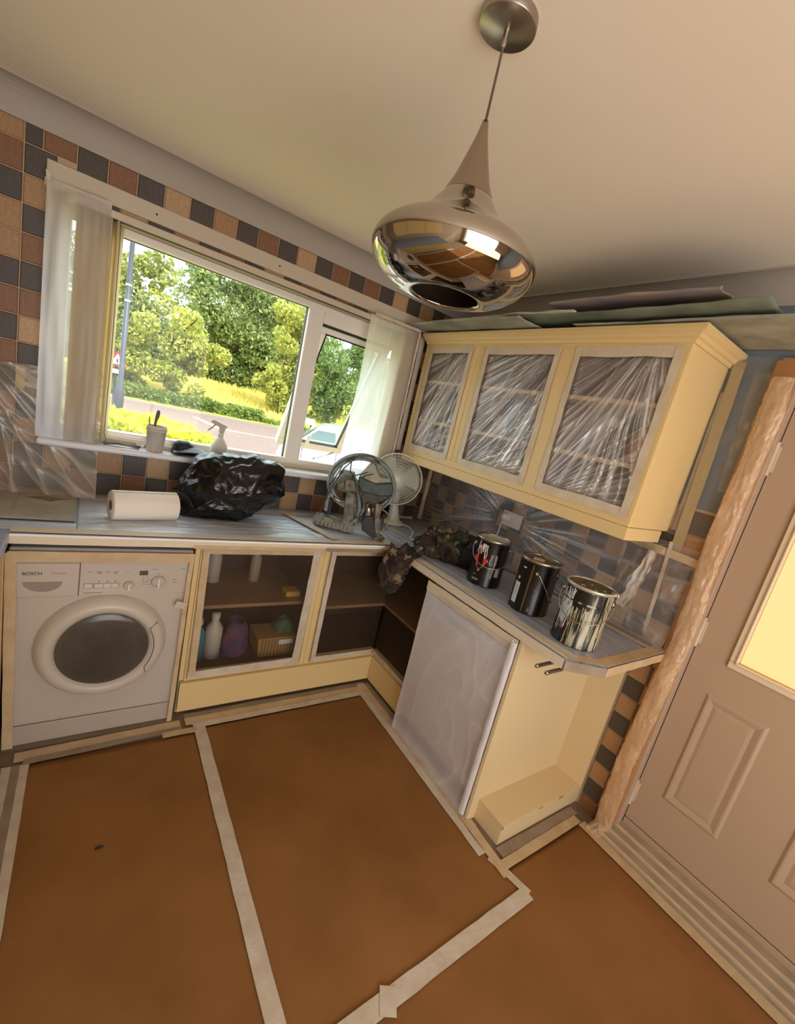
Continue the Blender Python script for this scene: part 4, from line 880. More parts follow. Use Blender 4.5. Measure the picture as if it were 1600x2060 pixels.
rb = MB().prism([(-.003, -.05, .255), (.158, -.05, .275), (.150, -.05, .245), (.113, -.05, .212), (.06, -.05, .19), (.004, -.05, .195)], (0, .13, 0)); part('motor', rb, BLACK, sp_, bev=.008)
rbs = MB()
for i in range(9):
    z = .200 + i * .0075; rbs.tube([(-.0 - i * .0008, -.055, z + .004), (.05, -.058, z - .003), (.095 + i * .006, -.055, z + .008)], 0.0009, 4)
part('cooling_ribs', rbs, DUSTYL, sp_)
part('left_housing', MB().box((-.145, -.01, .22), (-.06, .08, .335)), DUSTY, sp_, bev=.012)
part('piston', MB().tube([(.042, -.04, .205), (.062, -.04, .128)], .0195, 16), CHROME, sp_)
part('pump_box', MB().prism([(.041, -.07, .125), (.084, -.07, .135), (.129, -.07, .022), (.113, -.07, .01), (.041, -.07, .045), (.03, -.07, .09)], (0, .06, 0)), BLACK, sp_, bev=.003)
part('post', MB().prism([(.086, -.05, .205), (.104, -.05, .207), (.15, -.05, .025), (.155, -.05, .0), (.12, -.05, .0)], (0, .03, 0)), DUSTY, sp_, bev=.003)
part('post', MB().prism([(.108, -.045, .21), (.122, -.045, .20), (.128, -.045, .12), (.135, -.045, .03), (.118, -.045, .03), (.112, -.045, .12)], (0, .025, 0)), DUSTY, sp_, bev=.003)
part('wire_handle', MB().tube([(.119, -.03, .178), (.15, -.03, .168), (.177, -.03, .145), (.175, -.03, .066), (.15, -.03, .058), (.147, -.03, .143), (.128, -.03, .10)], .0045, 8), DUSTY, sp_)
part('inlet_tube', MB().tube([(.11, -.03, .03), (.15, -.05, .025), (.168, -.07, .012)], .014, 10), DUSTY, sp_)
part('plug', MB().box((-.185, -.01, .075), (-.150, .025, .155)), BLACK, sp_, bev=.006)
part('cord_clip', MB().tube([(-.02, -.06, .155), (.0, -.06, .10), (.022, -.06, .13), (.029, -.06, .17), (.02, -.06, .2)], .004, 6), HOSE, sp_)

# desk fan
fn_ = thing('desk_fan', 'white desk fan with round wire grille in the worktop corner', 'fan', (-.36, -.2, .92), -.58, local=True)
fc = Vector((-.055, 0, .302)); fr_ = .168
fg = MB()
TOR = lambda r, y, t=.0022, seg=48: fg.tube([(fc.x + r * math.cos(2 * math.pi * i / seg), y, fc.z + r * math.sin(2 * math.pi * i / seg)) for i in range(seg)], t, 6, closed=True)
TOR(fr_, -.01, .005); 
for k in range(1, 9): TOR(fr_ * k / 9, -.055 + .045 * (k / 9) ** 3, .0013, 36)
for i in range(96):
    a = 2 * math.pi * i / 96
    fg.tube([(fc.x + r * math.cos(a + .25 * r / fr_), -.056 + .046 * (r / fr_) ** 3, fc.z + r * math.sin(a + .25 * r / fr_)) for r in (.03, .08, .12, .15, fr_)], .0013, 4, caps=False)
part('front_grille', fg, FANW, fn_)
bg2 = MB()
for i in range(48):
    a = 2 * math.pi * i / 48
    bg2.tube([(fc.x + r * math.cos(a), .055 - .055 * (r / fr_) ** 3, fc.z + r * math.sin(a)) for r in (.03, .08, .12, .15, fr_)], .0009, 4, caps=False)
part('rear_grille', bg2, FANW, fn_)
part('badge', MB().lathe([(.0001, -.060), (.026, -.058), (.03, -.054)], tuple(fc), 24, axis='y'), FANW, fn_)
bl3 = MB()
for k in range(3):
    a0 = k * 2.094 + .3
    bl3.grid(lambda u, v: (fc.x + (.03 + .115 * u) * math.cos(a0 + (v - .5) * (1.15)), -.018 + .03 * (v - .5), fc.z + (.03 + .115 * u) * math.sin(a0 + (v - .5) * 1.15)), 8, 10)
part('blades', bl3, M('fan_blade', 'bdb9aa', .4), fn_)
part('motor_housing', MB().lathe([(.0001, .10), (.035, .095), (.045, .07), (.045, .045), (.03, .0)], tuple(fc), 24, axis='y'), FANW, fn_)
part('neck', MB().tube([(-.03, .04, .22), (-.03, .045, .14), (-.02, .04, .06), (-.015, .035, .015)], [.02, .026, .038, .05], 18), FANW, fn_)
part('base', MB().lathe([(.0001, 0), (.078, 0), (.08, .008), (.06, .022), (.03, .03), (.0001, .032)], (-.015, .03, 0), 32), FANW, fn_)
solo('cord', MB().tube([(-.30, -.20, .926), (-.29, -.27, .932), (-.32, -.36, .930), (-.38, -.44, .928), (-.44, -.50, .930), (-.46, -.56, .934)], .0035, 8), WHITE, 'white flex trailing across the corner film from the fan', 'cord')

# camouflage jacket
m_, nt, out = newmat('camouflage_cloth'); L = nt.links.new
b = nt.nodes.new('ShaderNodeBsdfPrincipled'); b.inputs['Roughness'].default_value = .85
n1 = noise_n(nt, texco(nt), 13, 2, .5); n2 = noise_n(nt, texco(nt, (1, 1.3, .8), (1, .5, .2)), 15, 2, .5); n3 = noise_n(nt, texco(nt, (1.2, 1, 1), (.3, 2, 1)), 14, 2, .5)
def cmix(a, bcol, fac, th):
    r = nt.nodes.new('ShaderNodeMath'); r.operation = 'GREATER_THAN'; r.inputs[1].default_value = th; L(fac, r.inputs[0])
    mx = nt.nodes.new('ShaderNodeMix'); mx.data_type = 'RGBA'; L(r.outputs[0], mx.inputs[0])
    if isinstance(a, tuple): mx.inputs[6].default_value = a
    else: L(a, mx.inputs[6])
    mx.inputs[7].default_value = bcol; return mx.outputs[2]
c_ = cmix(s2l('463a29'), s2l('2c331f'), n1, .5); c_ = cmix(c_, s2l('7b654b'), n2, .57); c_ = cmix(c_, s2l('33201a'), n3, .52); c_ = cmix(c_, s2l('0f0d0b'), n1, .58)
nb_ = noise_n(nt, texco(nt, (1, 1, .35), (.5, .3, 0)), 34, 3, .6); bp_ = nt.nodes.new('ShaderNodeBump'); bp_.inputs['Strength'].default_value = .9; bp_.inputs['Distance'].default_value = .02
L(nb_, bp_.inputs['Height']); L(bp_.outputs[0], b.inputs['Normal'])
L(c_, b.inputs['Base Color']); L(b.outputs[0], out.inputs[0]); CAMO = m_
jk = thing('camouflage_jacket', 'crumpled camouflage jacket heaped on the worktop corner with a sleeve hanging down', 'jacket', (-.45, -.80, .92))
cm = [(-0.167, 0.053), (-0.111, 0.128), (-0.072, 0.161), (-0.026, 0.155), (0.012, 0.149), (0.08, 0.165), (0.116, 0.159), (0.162, 0.16), (0.197, 0.02), (0.169, -0.02), (0.071, -0.02), (-0.04, -0.02), (-0.096, -0.02), (-0.134, 0.022), (-0.159, 0.035)]
def rehome(o, parent, name):
    o.data.transform(Matrix.Translation(o.location - parent.location)); o.location = (0, 0, 0); o.parent = parent; o.name = name
    for k in ('label', 'category', 'group'):
        if k in o: del o[k]
rehome(blob((-.42, -.80, .92), -1.0, cm, .10, 5, .036, .9, 170, 90, CAMO, 'x', 'x', 'body_cloth', zmin=.923, sc=13), jk, 'body_cloth')
slp = [(0.15, 0.054), (0.041, 0.044), (-0.001, 0.033), (-0.021, -0.04), (-0.030, -0.102), (-0.036, -0.177), (0.024, -0.229), (0.093, -0.186), (0.10, -0.105), (0.11, -0.038), (0.125, -0.01), (0.162, 0.017)]
rehome(blob((-.70, -.70, .92), -.6, slp, .05, 9, .03, .9, 140, 80, CAMO, 'x', 'x', 'sleeve', sc=15, yoff=-.03), jk, 'sleeve')
blob((-.36, -.98, .92), -1.0, [(-.09, 0), (-.08, .10), (-.03, .165), (.04, .172), (.08, .12), (.09, 0)], .07, 3, .02, .7, 70, 40, M('black_cloth', '0e0e10', .8), 'black garment bundled behind the camouflage jacket', 'garment', 'black_garment', zmin=.923, sc=10)

# paint tins
def tin(cx, cy, r, h, label, body, turn, rim=STEEL, lid=TINLID, bail=True):
    t = thing('paint_tin', label, 'paint tin', (cx, cy, .9205), turn, local=True)
    part('body', MB().lathe([(.0001, .002), (r * .965, .002), (r * .975, 0), (r * .975, .004), (r * .96, .008), (r * .96, h - .018), (r * .975, h - .012)], n=56), body, t)
    part('rim', MB().lathe([(r * .97, h - .014), (r * 1.01, h - .011), (r * 1.02, h - .004), (r * 1.0, h), (r * .95, h), (r * .93, h - .006), (r * .93, h - .012)], n=56), rim, t)
    part('lid', MB().lathe([(r * .935, h - .010), (r * .90, h - .011), (r * .885, h - .005), (r * .80, h - .005), (r * .79, h - .009), (r * .3, h - .010), (.0001, h - .010)], n=56), lid, t)
    return t
def curved(t, r, a0, a1, z0, z1, mat, name, off=.0006, nu=8, label=None, shape=None):
    """a print or drip that hugs the tin; angles measured from local -y"""
    def P(a, z): return ((r + off) * math.sin(a), -(r + off) * math.cos(a), z)
    mb = MB()
    if shape:
        mb.add([P(a, z) for a, z in shape], [tuple(range(len(shape)))])
    else: mb.grid(lambda u, v: P(a0 + (a1 - a0) * u, z0 + (z1 - z0) * v), nu, 1)
    return part(name, mb, mat, t, label=label)
def drips(t, r, a0, a1, h, n, mat, zlo=.02, w=.05, top=None, seed=1, name='paint_drips'):
    rnd = random.Random(seed); mb = MB()
    for i in range(n):
        a = rnd.uniform(a0, a1); ww = w * rnd.uniform(.25, 1.1) / 2; ztop = (top if top is not None else h - .016) * rnd.uniform(.82, 1) ; zb_ = rnd.uniform(zlo, ztop - .02); k = 12; vs = []
        for j in range(k + 1):
            f = j / k; z = ztop + (zb_ - ztop) * f; aa = a + .03 * math.sin(f * 5 + i) ; wj = ww * (1 - .55 * f + (.35 if j == k - 1 else 0)) * (0.3 if j == k else 1)
            for s_ in (-1, 1): vs.append(((r + .0011) * math.sin(aa + s_ * wj), -(r + .0011) * math.cos(aa + s_ * wj), z))
            
        mb.add(vs, [(2 * j, 2 * j + 1, 2 * j + 3, 2 * j + 2) for j in range(k)], True)
    part(name, mb, mat, t)
def bail(t, r, h, a_mid, drop, mat=STEEL, zear=None):
    """wire handle hanging down in front of the tin, ears at +-90 deg from a_mid"""
    ze = zear or h * .80; pts = []
    for i in range(25):
        f = i / 24; a = a_mid - math.pi / 2 + math.pi * f; rad = r + .004 + .012 * math.sin(math.pi * f) 
        if i in (0, 24): rad = r + .006
        z = ze - drop * math.sin(math.pi * f) ** .8; pts.append((rad * math.sin(a), -rad * math.cos(a), z))
    part('wire_handle', MB().tube(pts, .0022, 6), mat, t)
    for s_ in (-1, 1):
        a = a_mid + s_ * math.pi / 2; d = (math.sin(a), -math.cos(a))
        part('ear', MB().tube([(d[0] * r * .96, d[1] * r * .96, ze), (d[0] * (r + .007), d[1] * (r + .007), ze)], .012, 14), mat, t)
# camera direction from the tins: local -y is turned to face the camera by turn ~ atan2
def face(cx, cy): return math.atan2(C_[0] - cx, -(C_[1] - cy)) * 1.0
def turn_to(cx, cy):
    dx, dy = C_[0] - cx, C_[1] - cy; return math.atan2(dy, dx) + math.pi / 2
# tin 1
x, y = -.424, -1.135; r1, h1 = .086, .236
t1 = tin(x, y, r1, h1, 'black paint tin with red hazard diamond and white drips, nearest the jacket', CANB, turn_to(x, y), lid=M('cream_lid', 'aba894', .5))
rb1 = r1 * .96
curved(t1, rb1, 0, 0, 0, 0, RED, 'hazard_diamond', shape=[(-.55, .16), (-.12, .135), (-.28, .105), (-.42, .075), (-.62, .105), (-.88, .13)] if False else [(-.52, .190), (-.30, .160), (-.05, .130), (-.25, .102), (-.45, .075), (-.66, .100), (-.88, .130), (-.70, .160)])
curved(t1, rb1, 0, 0, 0, 0, M('white_print', 'cfc9c0', .5), 'diamond_outline', off=.0004, shape=[(-.52, .196), (-.29, .163), (-.02, .130), (-.24, .099), (-.45, .069), (-.67, .097), (-.92, .130), (-.71, .163)])
drips(t1, rb1, -1.0, -.18, h1, 13, M('white_primer_drip', 'dcd8d2', .5), .13, .085, seed=3)
drips(t1, rb1, .12, .45, h1, 2, M('taupe_drip', '8a7c72', .5), .01, .16, top=.185, seed=6)
curved(t1, rb1, .55, .82, .06, .105, M('taupe_patch', '9a8d84', .5), 'label_patch')
text('PRIMER', .013, (0, 0, 0), CREAMDRIP, t1, rot=(math.pi / 2, 0, 0)) if False else None
for (z, a0, a1) in ((.050, -.72, -.55), (.030, -.75, -.30), (.024, -.75, -.33)): curved(t1, rb1, a0, a1, z, z + .004, M('print_grey', '8c8a88', .5), 'printed_line')
bail(t1, r1, h1, .12, .085)
# tin 2
x, y = -.422, -1.425; r2, h2 = .089, .242
t2 = tin(x, y, r2, h2, 'black paint tin with pale hazard label, the middle one of three', CANB, turn_to(x, y), lid=M('brown_lid', '7d6c5c', .35, .4))
rb2 = r2 * .96
lb = curved(t2, rb2, -1.12, -.72, .030, .125, M('label_white', 'c8cdd2', .5), 'hazard_label')
for (za, zz) in ((.092, .072), (.078, .058)):
    curved(t2, rb2, 0, 0, 0, 0, RED, 'hazard_symbol', off=.001, shape=[(-.86, za + .022), (-.80, za + .006), (-.86, za - .010), (-.92, za + .006)])
    curved(t2, rb2, 0, 0, 0, 0, M('label_white2', 'd4d8da', .5), 'hazard_symbol', off=.0014, shape=[(-.86, za + .017), (-.82, za + .006), (-.86, za - .005), (-.90, za + .006)])
curved(t2, rb2, -.30, -.27, .004, h2 - .02, STEEL, 'seam'); curved(t2, rb2, -.24, -.225, .004, h2 - .02, STEEL, 'seam')
for (z, a0, a1) in ((.195, -.82, -.62), (.145, -1.0, -.84), (.138, -1.0, -.88)): curved(t2, rb2, a0, a1, z, z + .006, CREAMDRIP, 'printed_line')
for i in range(9): curved(t2, rb2, .06, .10 + .03 * (i % 3), .055 + i * .008, .058 + i * .008, INKG, 'printed_line')
curved(t2, rb2, 0, 0, 0, 0, INKL, 'recycling_mark', shape=[(-.02, .018), (.12, .018), (.05, .040)])
curved(t2, rb2, 0, 0, 0, 0, BLACK, 'recycling_mark', off=.001, shape=[(.01, .0215), (.09, .0215), (.05, .034)])
ze = h2 * .80
wl_ = MB().tube([((r2 + .006) * math.sin(.02 + .9 * f), -(r2 + .006 + .004 * f) * math.cos(.02 + .9 * f), ze - .105 * f ** 1.1) for f in [i / 10 for i in range(11)]], .0022, 6)
part('wire_handle', wl_, STEEL, t2)
for a in (.0, 1.25):
    part('ear', MB().tube([(rb2 * .99 * math.sin(a), -rb2 * .99 * math.cos(a), ze), ((rb2 + .008) * math.sin(a), -(rb2 + .008) * math.cos(a), ze)], .0095, 14), STEEL, t2)
part('red_grip', MB().tube([((r2 + .010) * math.sin(.92), -(r2 + .010) * math.cos(.92), ze - .105), ((r2 + .012) * math.sin(1.05), -(r2 + .012) * math.cos(1.05), ze - .118)], .004, 8), RED, t2)
part('lid_label', MB().box((-.035, -.02, h2 - .0098), (.012, .03, h2 - .009)), M('lid_label_pink', 'd8bdb4', .5), t2)
solo('stir_stick', MB().tube([(x - .03, y + .0, .921 + h2 + .038), (x - .022, y - .01, .921 + h2 + .022), (x - .005, y - .028, .921 + h2 + .008), (x + .02, y - .055, .921 + h2 + .002)], [.005, .006, .0065, .006], 8), M('olive_stick', '6b6238', .6), 'olive curved strip lying on the lid of the middle paint tin', 'stick')
# tin 3
x, y = -.445, -1.69; r3, h3 = .094, .240
m_, nt, out = newmat('dripped_tin'); L = nt.links.new
b = nt.nodes.new('ShaderNodeBsdfPrincipled'); b.inputs['Roughness'].default_value = .35
n1 = noise_n(nt, texco(nt, (1, 1, .07)), 60, 3, .6); n2 = noise_n(nt, texco(nt, (1, 1, .5)), 9, 2)
ad = nt.nodes.new('ShaderNodeMath'); ad.operation = 'MULTIPLY_ADD'; ad.inputs[1].default_value = .5; L(n2, ad.inputs[0]); L(n1, ad.inputs[2])
L(ramp(nt, ad.outputs[0], [(.70, s2l('15140f')), (.76, s2l('4a4636')), (.80, s2l('a89f86')), (.9, s2l('bdb59f'))]), b.inputs['Base Color']); L(b.outputs[0], out.inputs[0]); DRIPT = m_
t3 = tin(x, y, r3, h3, 'paint-streaked black tin covered in cream drips, nearest the door', DRIPT, turn_to(x, y), rim=M('pale_rim', 'c6c2b4', .35, .6), lid=M('paint_lid', '7a6a4c', .45, .3, col2='5c4e38', ns=22))
rb3 = r3 * .96
curved(t3, rb3, -.95, .25, h3 - .085, h3 - .016, M('black_label_top', '161614', .3), 'black_band')
drips(t3, rb3, -1.1, -.55, h3, 14, M('white_drip', 'c9cbd0', .45), .03, .10, seed=11)
drips(t3, rb3, -.5, 1.0, h3, 16, M('cream_drip', 'b3a98d', .45), .01, .05, top=.17, seed=12)
curved(t3, rb3, -1.05, -.66, .085, .15, M('label_pale_blue', 'b9c6d6', .5), 'pale_label'); curved(t3, rb3, -.98, -.86, .11, .13, M('label_blue', '6f93c0', .5), 'blue_mark', off=.001)
curved(t3, rb3, -.80, -.6, .055, .075, M('label_red_mark', '9c5a50', .5), 'red_mark', off=.001); curved(t3, rb3, -.78, -.55, .02, .042, INK, 'black_mark', off=.0012)
part('bead', MB().lathe([(rb3, .172), (rb3 + .003, .175), (rb3 + .003, .178), (rb3, .181)], n=56), DRIPT, t3)
bail(t3, r3, h3, -.05, .085)
part('lid_spots', MB().ball((-.03, -.02, h3 - .009), .006, 6, sq=(1.6, 1, .25)).ball((.02, -.04, h3 - .009), .004, 6, sq=(2, 1, .3)).ball((.05, -.01, h3 - .009), .006, 6, sq=(1, 1.5, .25)).ball((.0, .03, h3 - .009), .004, 6, sq=(1, 1, .3)), CREAMDRIP, t3)
part('clamp', MB().box((rb3 * .8, -.03, h3 - .012), (rb3 * .8 + .028, -.012, h3 + .004)), STEEL, t3, bev=.002)

# ================================================================== THINGS ON THE SILL
SZ = 1.1685
mg = thing('pot', 'grey plastic paint kettle holding a brush on the window sill', 'pot', (-1.777, -.055, SZ), 0, local=True)
part('body', MB().lathe([(.0001, 0), (.034, 0), (.036, .004), (.043, .108), (.0445, .108), (.0445, .125), (.042, .125), (.040, .11), (.033, .012), (.0001, .008)], n=36), GREYP, mg)
part('band', MB().lathe([(.0445, .100), (.0462, .101), (.0462, .106), (.0445, .107)], n=36), GREYP, mg)
br = thing('paint_brush', 'dark handled paint brush standing in the grey pot', 'brush', (-1.785, -.055, SZ + .01), .2, local=True)
part('handle', MB().tube([(-.003, 0, .10), (.0, 0, .135), (.005, 0, .16), (.008, 0, .182), (.008, 0, .19)], [.006, .006, .009, .008, .004], 10), M('brush_handle', '5c544c', .5), br)
part('bristles', MB().box((-.016, -.005, .02), (.016, .005, .10)), M('bristle_grey', '6d665c', .9), br)
solo('stick', MB().tube([(-1.805, -.058, SZ + .03), (-1.812, -.06, SZ + .165)], .0022, 6), BLACK, 'thin dark stick standing in the grey pot beside the brush', 'stick')
blob((-1.63, -.035, SZ), -.15, [(-.075, .0), (-.066, .056), (-.045, .070), (0, .071), (.035, .05), (.05, .0)], .038, 4, .004, .3, 50, 30, M('black_cap_cloth', '0d0d10', .55), 'black cap crown lying on the window sill beside the pot', 'cap', 'cap', zmin=SZ + .001, sc=12)
cp_ = COL.objects[-1]
part('brim', MB().grid(lambda u, v: (-1.70 + .19 * u, -.100 + .06 * v - .02 * math.sin(math.pi * u), SZ + .012 + .035 * math.sin(math.pi * min(1, u * 1.0)) * (.35 + .65 * v)), 16, 6), M('cap_brim', '1c1c22', .35), cp_, sol=.003)
sbt = thing('spray_bottle', 'white trigger spray bottle on the window sill', 'spray bottle', (-1.483, -.045, SZ), 0, local=True)
part('body', MB().lathe([(.0001, 0), (.043, 0), (.044, .004), (.0435, .062), (.040, .078), (.026, .104), (.014, .118), (.012, .125)], n=32), M('bottle_grey', 'e2dcd2', .5), sbt)
part('collar', MB().lathe([(.0125, .120), (.014, .122), (.014, .138), (.010, .142), (.0001, .142)], n=20), FANW, sbt)
part('trigger_head', MB().prism([(.012, -.009, .14), (.02, -.009, .172), (.03, -.009, .180), (-.045, -.009, .205), (-.056, -.009, .198), (-.05, -.009, .188), (-.012, -.009, .172), (-.010, -.009, .14)], (0, .018, 0)), GREYP, sbt, bev=.002)
part('trigger', MB().tube([(-.030, 0, .185), (-.042, 0, .168), (-.060, 0, .150), (-.064, 0, .146)], [.005, .0045, .004, .003], 8), GREYP, sbt)
wb = thing('zip_ties', 'flat bundle of dark wires lying at the left end of the window sill', 'wire bundle', (-1.915, -.062, SZ))
for i in range(16):
    a = (i - 8) / 8; part('wire', MB().tube([(-1.985 + .003 * i % 5 * .004, -.062 + a * .012, SZ + .004 + .0012 * (i % 4)), (-1.93, -.062 + a * .016, SZ + .012 + .0015 * (i % 3)), (-1.885, -.062 + a * .006, SZ + .008), (-1.845 + .004 * (i % 3), -.062 + a * .022, SZ + .006 + .003 * (i % 3))], .0016, 5), M('wire_grey', '4b4a48', .5) if i == 0 else D.materials['wire_grey'], wb)
solo('cup', MB().lathe([(.0001, 0), (.016, 0), (.018, .02), (.016, .02), (.015, .003), (.0001, .003)], (-1.835, -.005, SZ), 20), FANW, 'small white cap near the window frame between wires and pot', 'cap')

# ================================================================== PENDANT LAMP
px_, py_ = -1.402, -1.63
pn = thing('pendant_lamp', 'chrome pendant lamp hanging from the ceiling on a thin cable', 'lamp', (px_, py_, 1.875))
c0 = (px_, py_, 0)
part('ceiling_rose', MB().lathe([(.060, 2.431), (.060, 2.413), (.0585, 2.411), (.0001, 2.4105)], c0, 48), STEEL, pn)
part('cable', MB().tube([(px_, py_, 2.411), (px_, py_, 2.235)], .0028, 8), M('cable_grey', '5c4e42', .5), pn)
part('cord_grip', MB().lathe([(.006, 2.411), (.006, 2.385), (.0035, 2.378)], c0, 12), STEEL, pn)
part('neck_cone', MB().lathe([(.0001, 2.246), (.006, 2.245), (.0085, 2.235), (.013, 2.215), (.0195, 2.193), (.0285, 2.165), (.0405, 2.129), (.056, 2.0965), (.0575, 2.094)], c0, 64), M('satin_nickel', 'a5978a', .2, 1), pn)
part('shade', MB().lathe([(.0565, 2.0945), (.059, 2.092), (.070, 2.076), (.085, 2.058), (.103, 2.041), (.124, 2.027), (.144, 2.016), (.161, 2.006), (.175, 1.994), (.184, 1.982), (.189, 1.970), (.1885, 1.958), (.182, 1.940), (.168, 1.922), (.148, 1.907), (.124, 1.895), (.100, 1.888), (.084, 1.885), (.080, 1.886), (.0785, 1.890)], c0, 96), CHROME, pn)
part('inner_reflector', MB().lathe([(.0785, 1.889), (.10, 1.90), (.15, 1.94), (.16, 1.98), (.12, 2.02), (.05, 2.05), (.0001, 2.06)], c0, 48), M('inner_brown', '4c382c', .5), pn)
part('light_bulb', MB().ball((px_, py_, 1.965), .032, 12), M('frosted_bulb', '9c8c80', .3), pn)

# ================================================================== FLOOR PAPER AND TAPE
def paper(pts, z, label, seed):
    mb = MB(); mb.prism([(x, y, z) for x, y in pts], (0, 0, .0012)); o = solo('kraft_paper', mb, KRAFT, label, 'floor paper')
def psheet(x0, x1, y0, y1, z, label, seed):
    def fn(u, v):
        x = x0 + (x1 - x0) * u; y = y0 + (y1 - y0) * v; e = min(1, min(u, 1 - u, v, 1 - v) * 10)
        return (x, y, z + e * (.0035 + .0035 * nz(x * 1.7 + seed, y * 1.7, 1) + .002 * rid(x * 1.1 + y * .8, y * 1.1 - x * .4 + seed, 2)))
    solo('kraft_paper', MB().grid(fn, 60, 90), KRAFT, label, 'floor paper', sol=.0006)
psheet(-2.16, -1.57, -.70, -3.95, .001, 'left sheet of brown kraft paper taped to the floor below the washing machine', 1)
psheet(-1.57, -.61, -.69, -1.94, .0012, 'middle sheet of brown kraft paper taped to the floor before the dishwasher', 5)
def fn(u, v):
    x = -1.57 + 1.47 * u; yt = -1.94 if x < -.62 else -1.835; y = yt + (-3.95 - yt) * v; e = min(1, min(u, 1 - u, v, 1 - v) * 10)
    return (x, y, .0008 + e * (.0035 + .0035 * nz(x * 1.7 + 8, y * 1.7, 1) + .002 * rid(x * 1.1 + y * .8, y * 1.1 - x * .4 + 8, 2)))
solo('kraft_paper', MB().grid(fn, 80, 90), KRAFT, 'right sheet of brown kraft paper spreading to the door', 'floor paper', sol=.0006)
tape_thing('long pale tape strip down the seam of the floor paper', [((-1.545, -.66, .007), (-1.588, -3.9, .007), .05, 0, ZN)], TAPEW)
tape_thing('pale tape strip crossing the floor between the middle and right paper sheets', [((-.615, -1.94, .0075), (-1.55, -1.965, .0075), .052, 0, ZN), ((-1.25, -1.93, .0095), (-1.285, -1.99, .0095), .05, 0, ZN, TAPEW)], TAPEW)
tape_thing('short tape strip joining the end unit corner to the crossing tape', [((-.655, -1.77, .0075), (-.615, -1.945, .0085), .032, 0, ZN)], TAPEW)
tape_thing('layered masking tape along the floor in front of the washing machine', [((-2.2, -.655, .004), (-1.62, -.64, .004), .05, 0, ZN), ((-2.17, -.69, .006), (-1.62, -.675, .006), .03, 0, ZN, TAPED), ((-1.70, -.70, .008), (-1.56, -.705, .008), .035, 0, ZN)], TAPE)
tape_thing('layered masking tape along the floor before the open base cupboards', [((-1.60, -.60, .004), (-.60, -.60, .004), .04, 0, ZN, TAPED), ((-1.60, -.64, .006), (-.60, -.645, .006), .05, 0, ZN), ((-1.56, -.678, .008), (-.64, -.685, .008), .035, 0, ZN, TAPEW)], TAPE)
tape_thing('layered masking tape along the floor before the dishwasher', [((-.585, -.60, .004), (-.585, -.99, .004), .035, 0, ZN, TAPED), ((-.625, -.60, .006), (-.632, -1.64, .006), .05, 0, ZN), ((-.66, -.70, .008), (-.678, -1.75, .008), .035, 0, ZN, TAPEW), ((-.63, -1.58, .0085), (-.645, -1.86, .0085), .04, 0, ZN, TAPE)], TAPE)
tape_thing('grey and cream tape on the floor around the end unit plinth', [((-.60, -1.775, .004), (-.07, -1.775, .004), .045, 0, ZN, TAPED), ((-.64, -1.82, .006), (-.10, -1.815, .006), .04, 0, ZN)], TAPE)
st_ = MB().prism([(.045, DY0 + .02, 0), (.045, DY0 + .02, .068), (.03, DY0 + .02, .068), (-.095, DY0 + .02, .003), (-.095, DY0 + .02, 0)], (0, -1.4, 0))
o = part('trim_4', st_, DOORW); o['kind'] = 'structure'
NS = Vector((-.46, 0, .888)).normalized(); ordn = ['nearest the door', 'second from the door', 'third from the door', 'fourth from the door', 'fifth from the door', 'sixth from the door', 'farthest from the door']
for i in range(7):
    f = (i + .5) / 7; x = .034 - .128 * f; z = .068 - .065 * f
    tape_thing('tape strip running along the sloping door threshold, ' + ordn[i], [((x, -1.915, z), (x, -3.2, z), (.0215, .008)[i % 2], .0012 + .0006 * (i % 2), NS, (TAPED, TAPE)[i % 2])], TAPED, group='parallel tape strips at the door threshold')
tape_thing('wide cream tape sealing the right floor paper edge near the door', [((-.105, -1.84, .010), (-.125, -3.4, .010), .045, 0, ZN)], TAPE)
for i in range(4):
    x = -2.165 - i * .026
    tape_thing('floor tape strip at the left edge, ' + ['beside the kraft paper', 'second from the kraft paper', 'third from the kraft paper', 'against the left cupboards'][i], [((x, -.70, .004 + .001 * i), (x - .01, -2.6, .004 + .001 * i), .028, 0, ZN, (TAPEW, TAPED)[i % 2])], TAPEW, group='parallel tape strips at the left floor edge')
solo('plastic_scrap', MB().grid(lambda u, v: (-.02 - .10 * u, -1.86 - .07 * v, .02 + .035 * max(0, rid(u * 2, v * 2, 3)) * math.sin(math.pi * u) * math.sin(math.pi * v)), 26, 22), FILMPEACH, 'scrunched film on the floor at the foot of the door frame', 'plastic sheet')
solo('scrap', MB().ball((-1.935, -1.17, .012), .01, 6, sq=(1.3, .5, .2)), GASKET, 'tiny dark paint fleck on the left floor paper', 'debris')

# ================================================================== OUTDOORS
G = -1.0
st = lambda o: (o.__setitem__('kind', 'structure'), o)[1]
GR = M('field_grass', 'd9c24e', .9, col2='b7b03f', ns=.5, bump=.5, bs=8)
st(part('ground', MB().box((-60, .30, G - .3), (90, 110, G - .02)), M('verge_ground', '9a9440', .95, col2='c2a850', ns=.7)))
st(part('road', MB().box((-60, 7, G - .1), (90, 29.4, G)), M('asphalt', '836c62', .9, col2='76615a', ns=3)))
st(part('pavement', MB().box((-60, 4.5, G - .1), (90, 7, G + .02)), M('pavement_grey', 'b8a79c', .9, col2='a99a90', ns=5)))
st(part('kerb', MB().box((-60, 29.4, G - .1), (90, 29.75, G + .12)), M('kerb_stone', '8d8378', .9)))
st(part('road_marking', MB().prism([(2.9, 26.6, G + .001), (3.15, 26.6, G + .001), (3.6, 22.6, G + .001), (3.35, 22.6, G + .001)], (0, 0, .006)).box((3.6, 22.4, G), (12, 22.65, G + .007)), M('white_road_paint', 'e6e2da', .8)))
def field(u, v):
    x = -40 + 90 * u; y = 29.75 + 40 * v; return (x, y, G + .1 + 4.0 * v + .12 * nz(x * .3, y * .3))
st(part('field', MB().grid(field, 60, 40), GR))
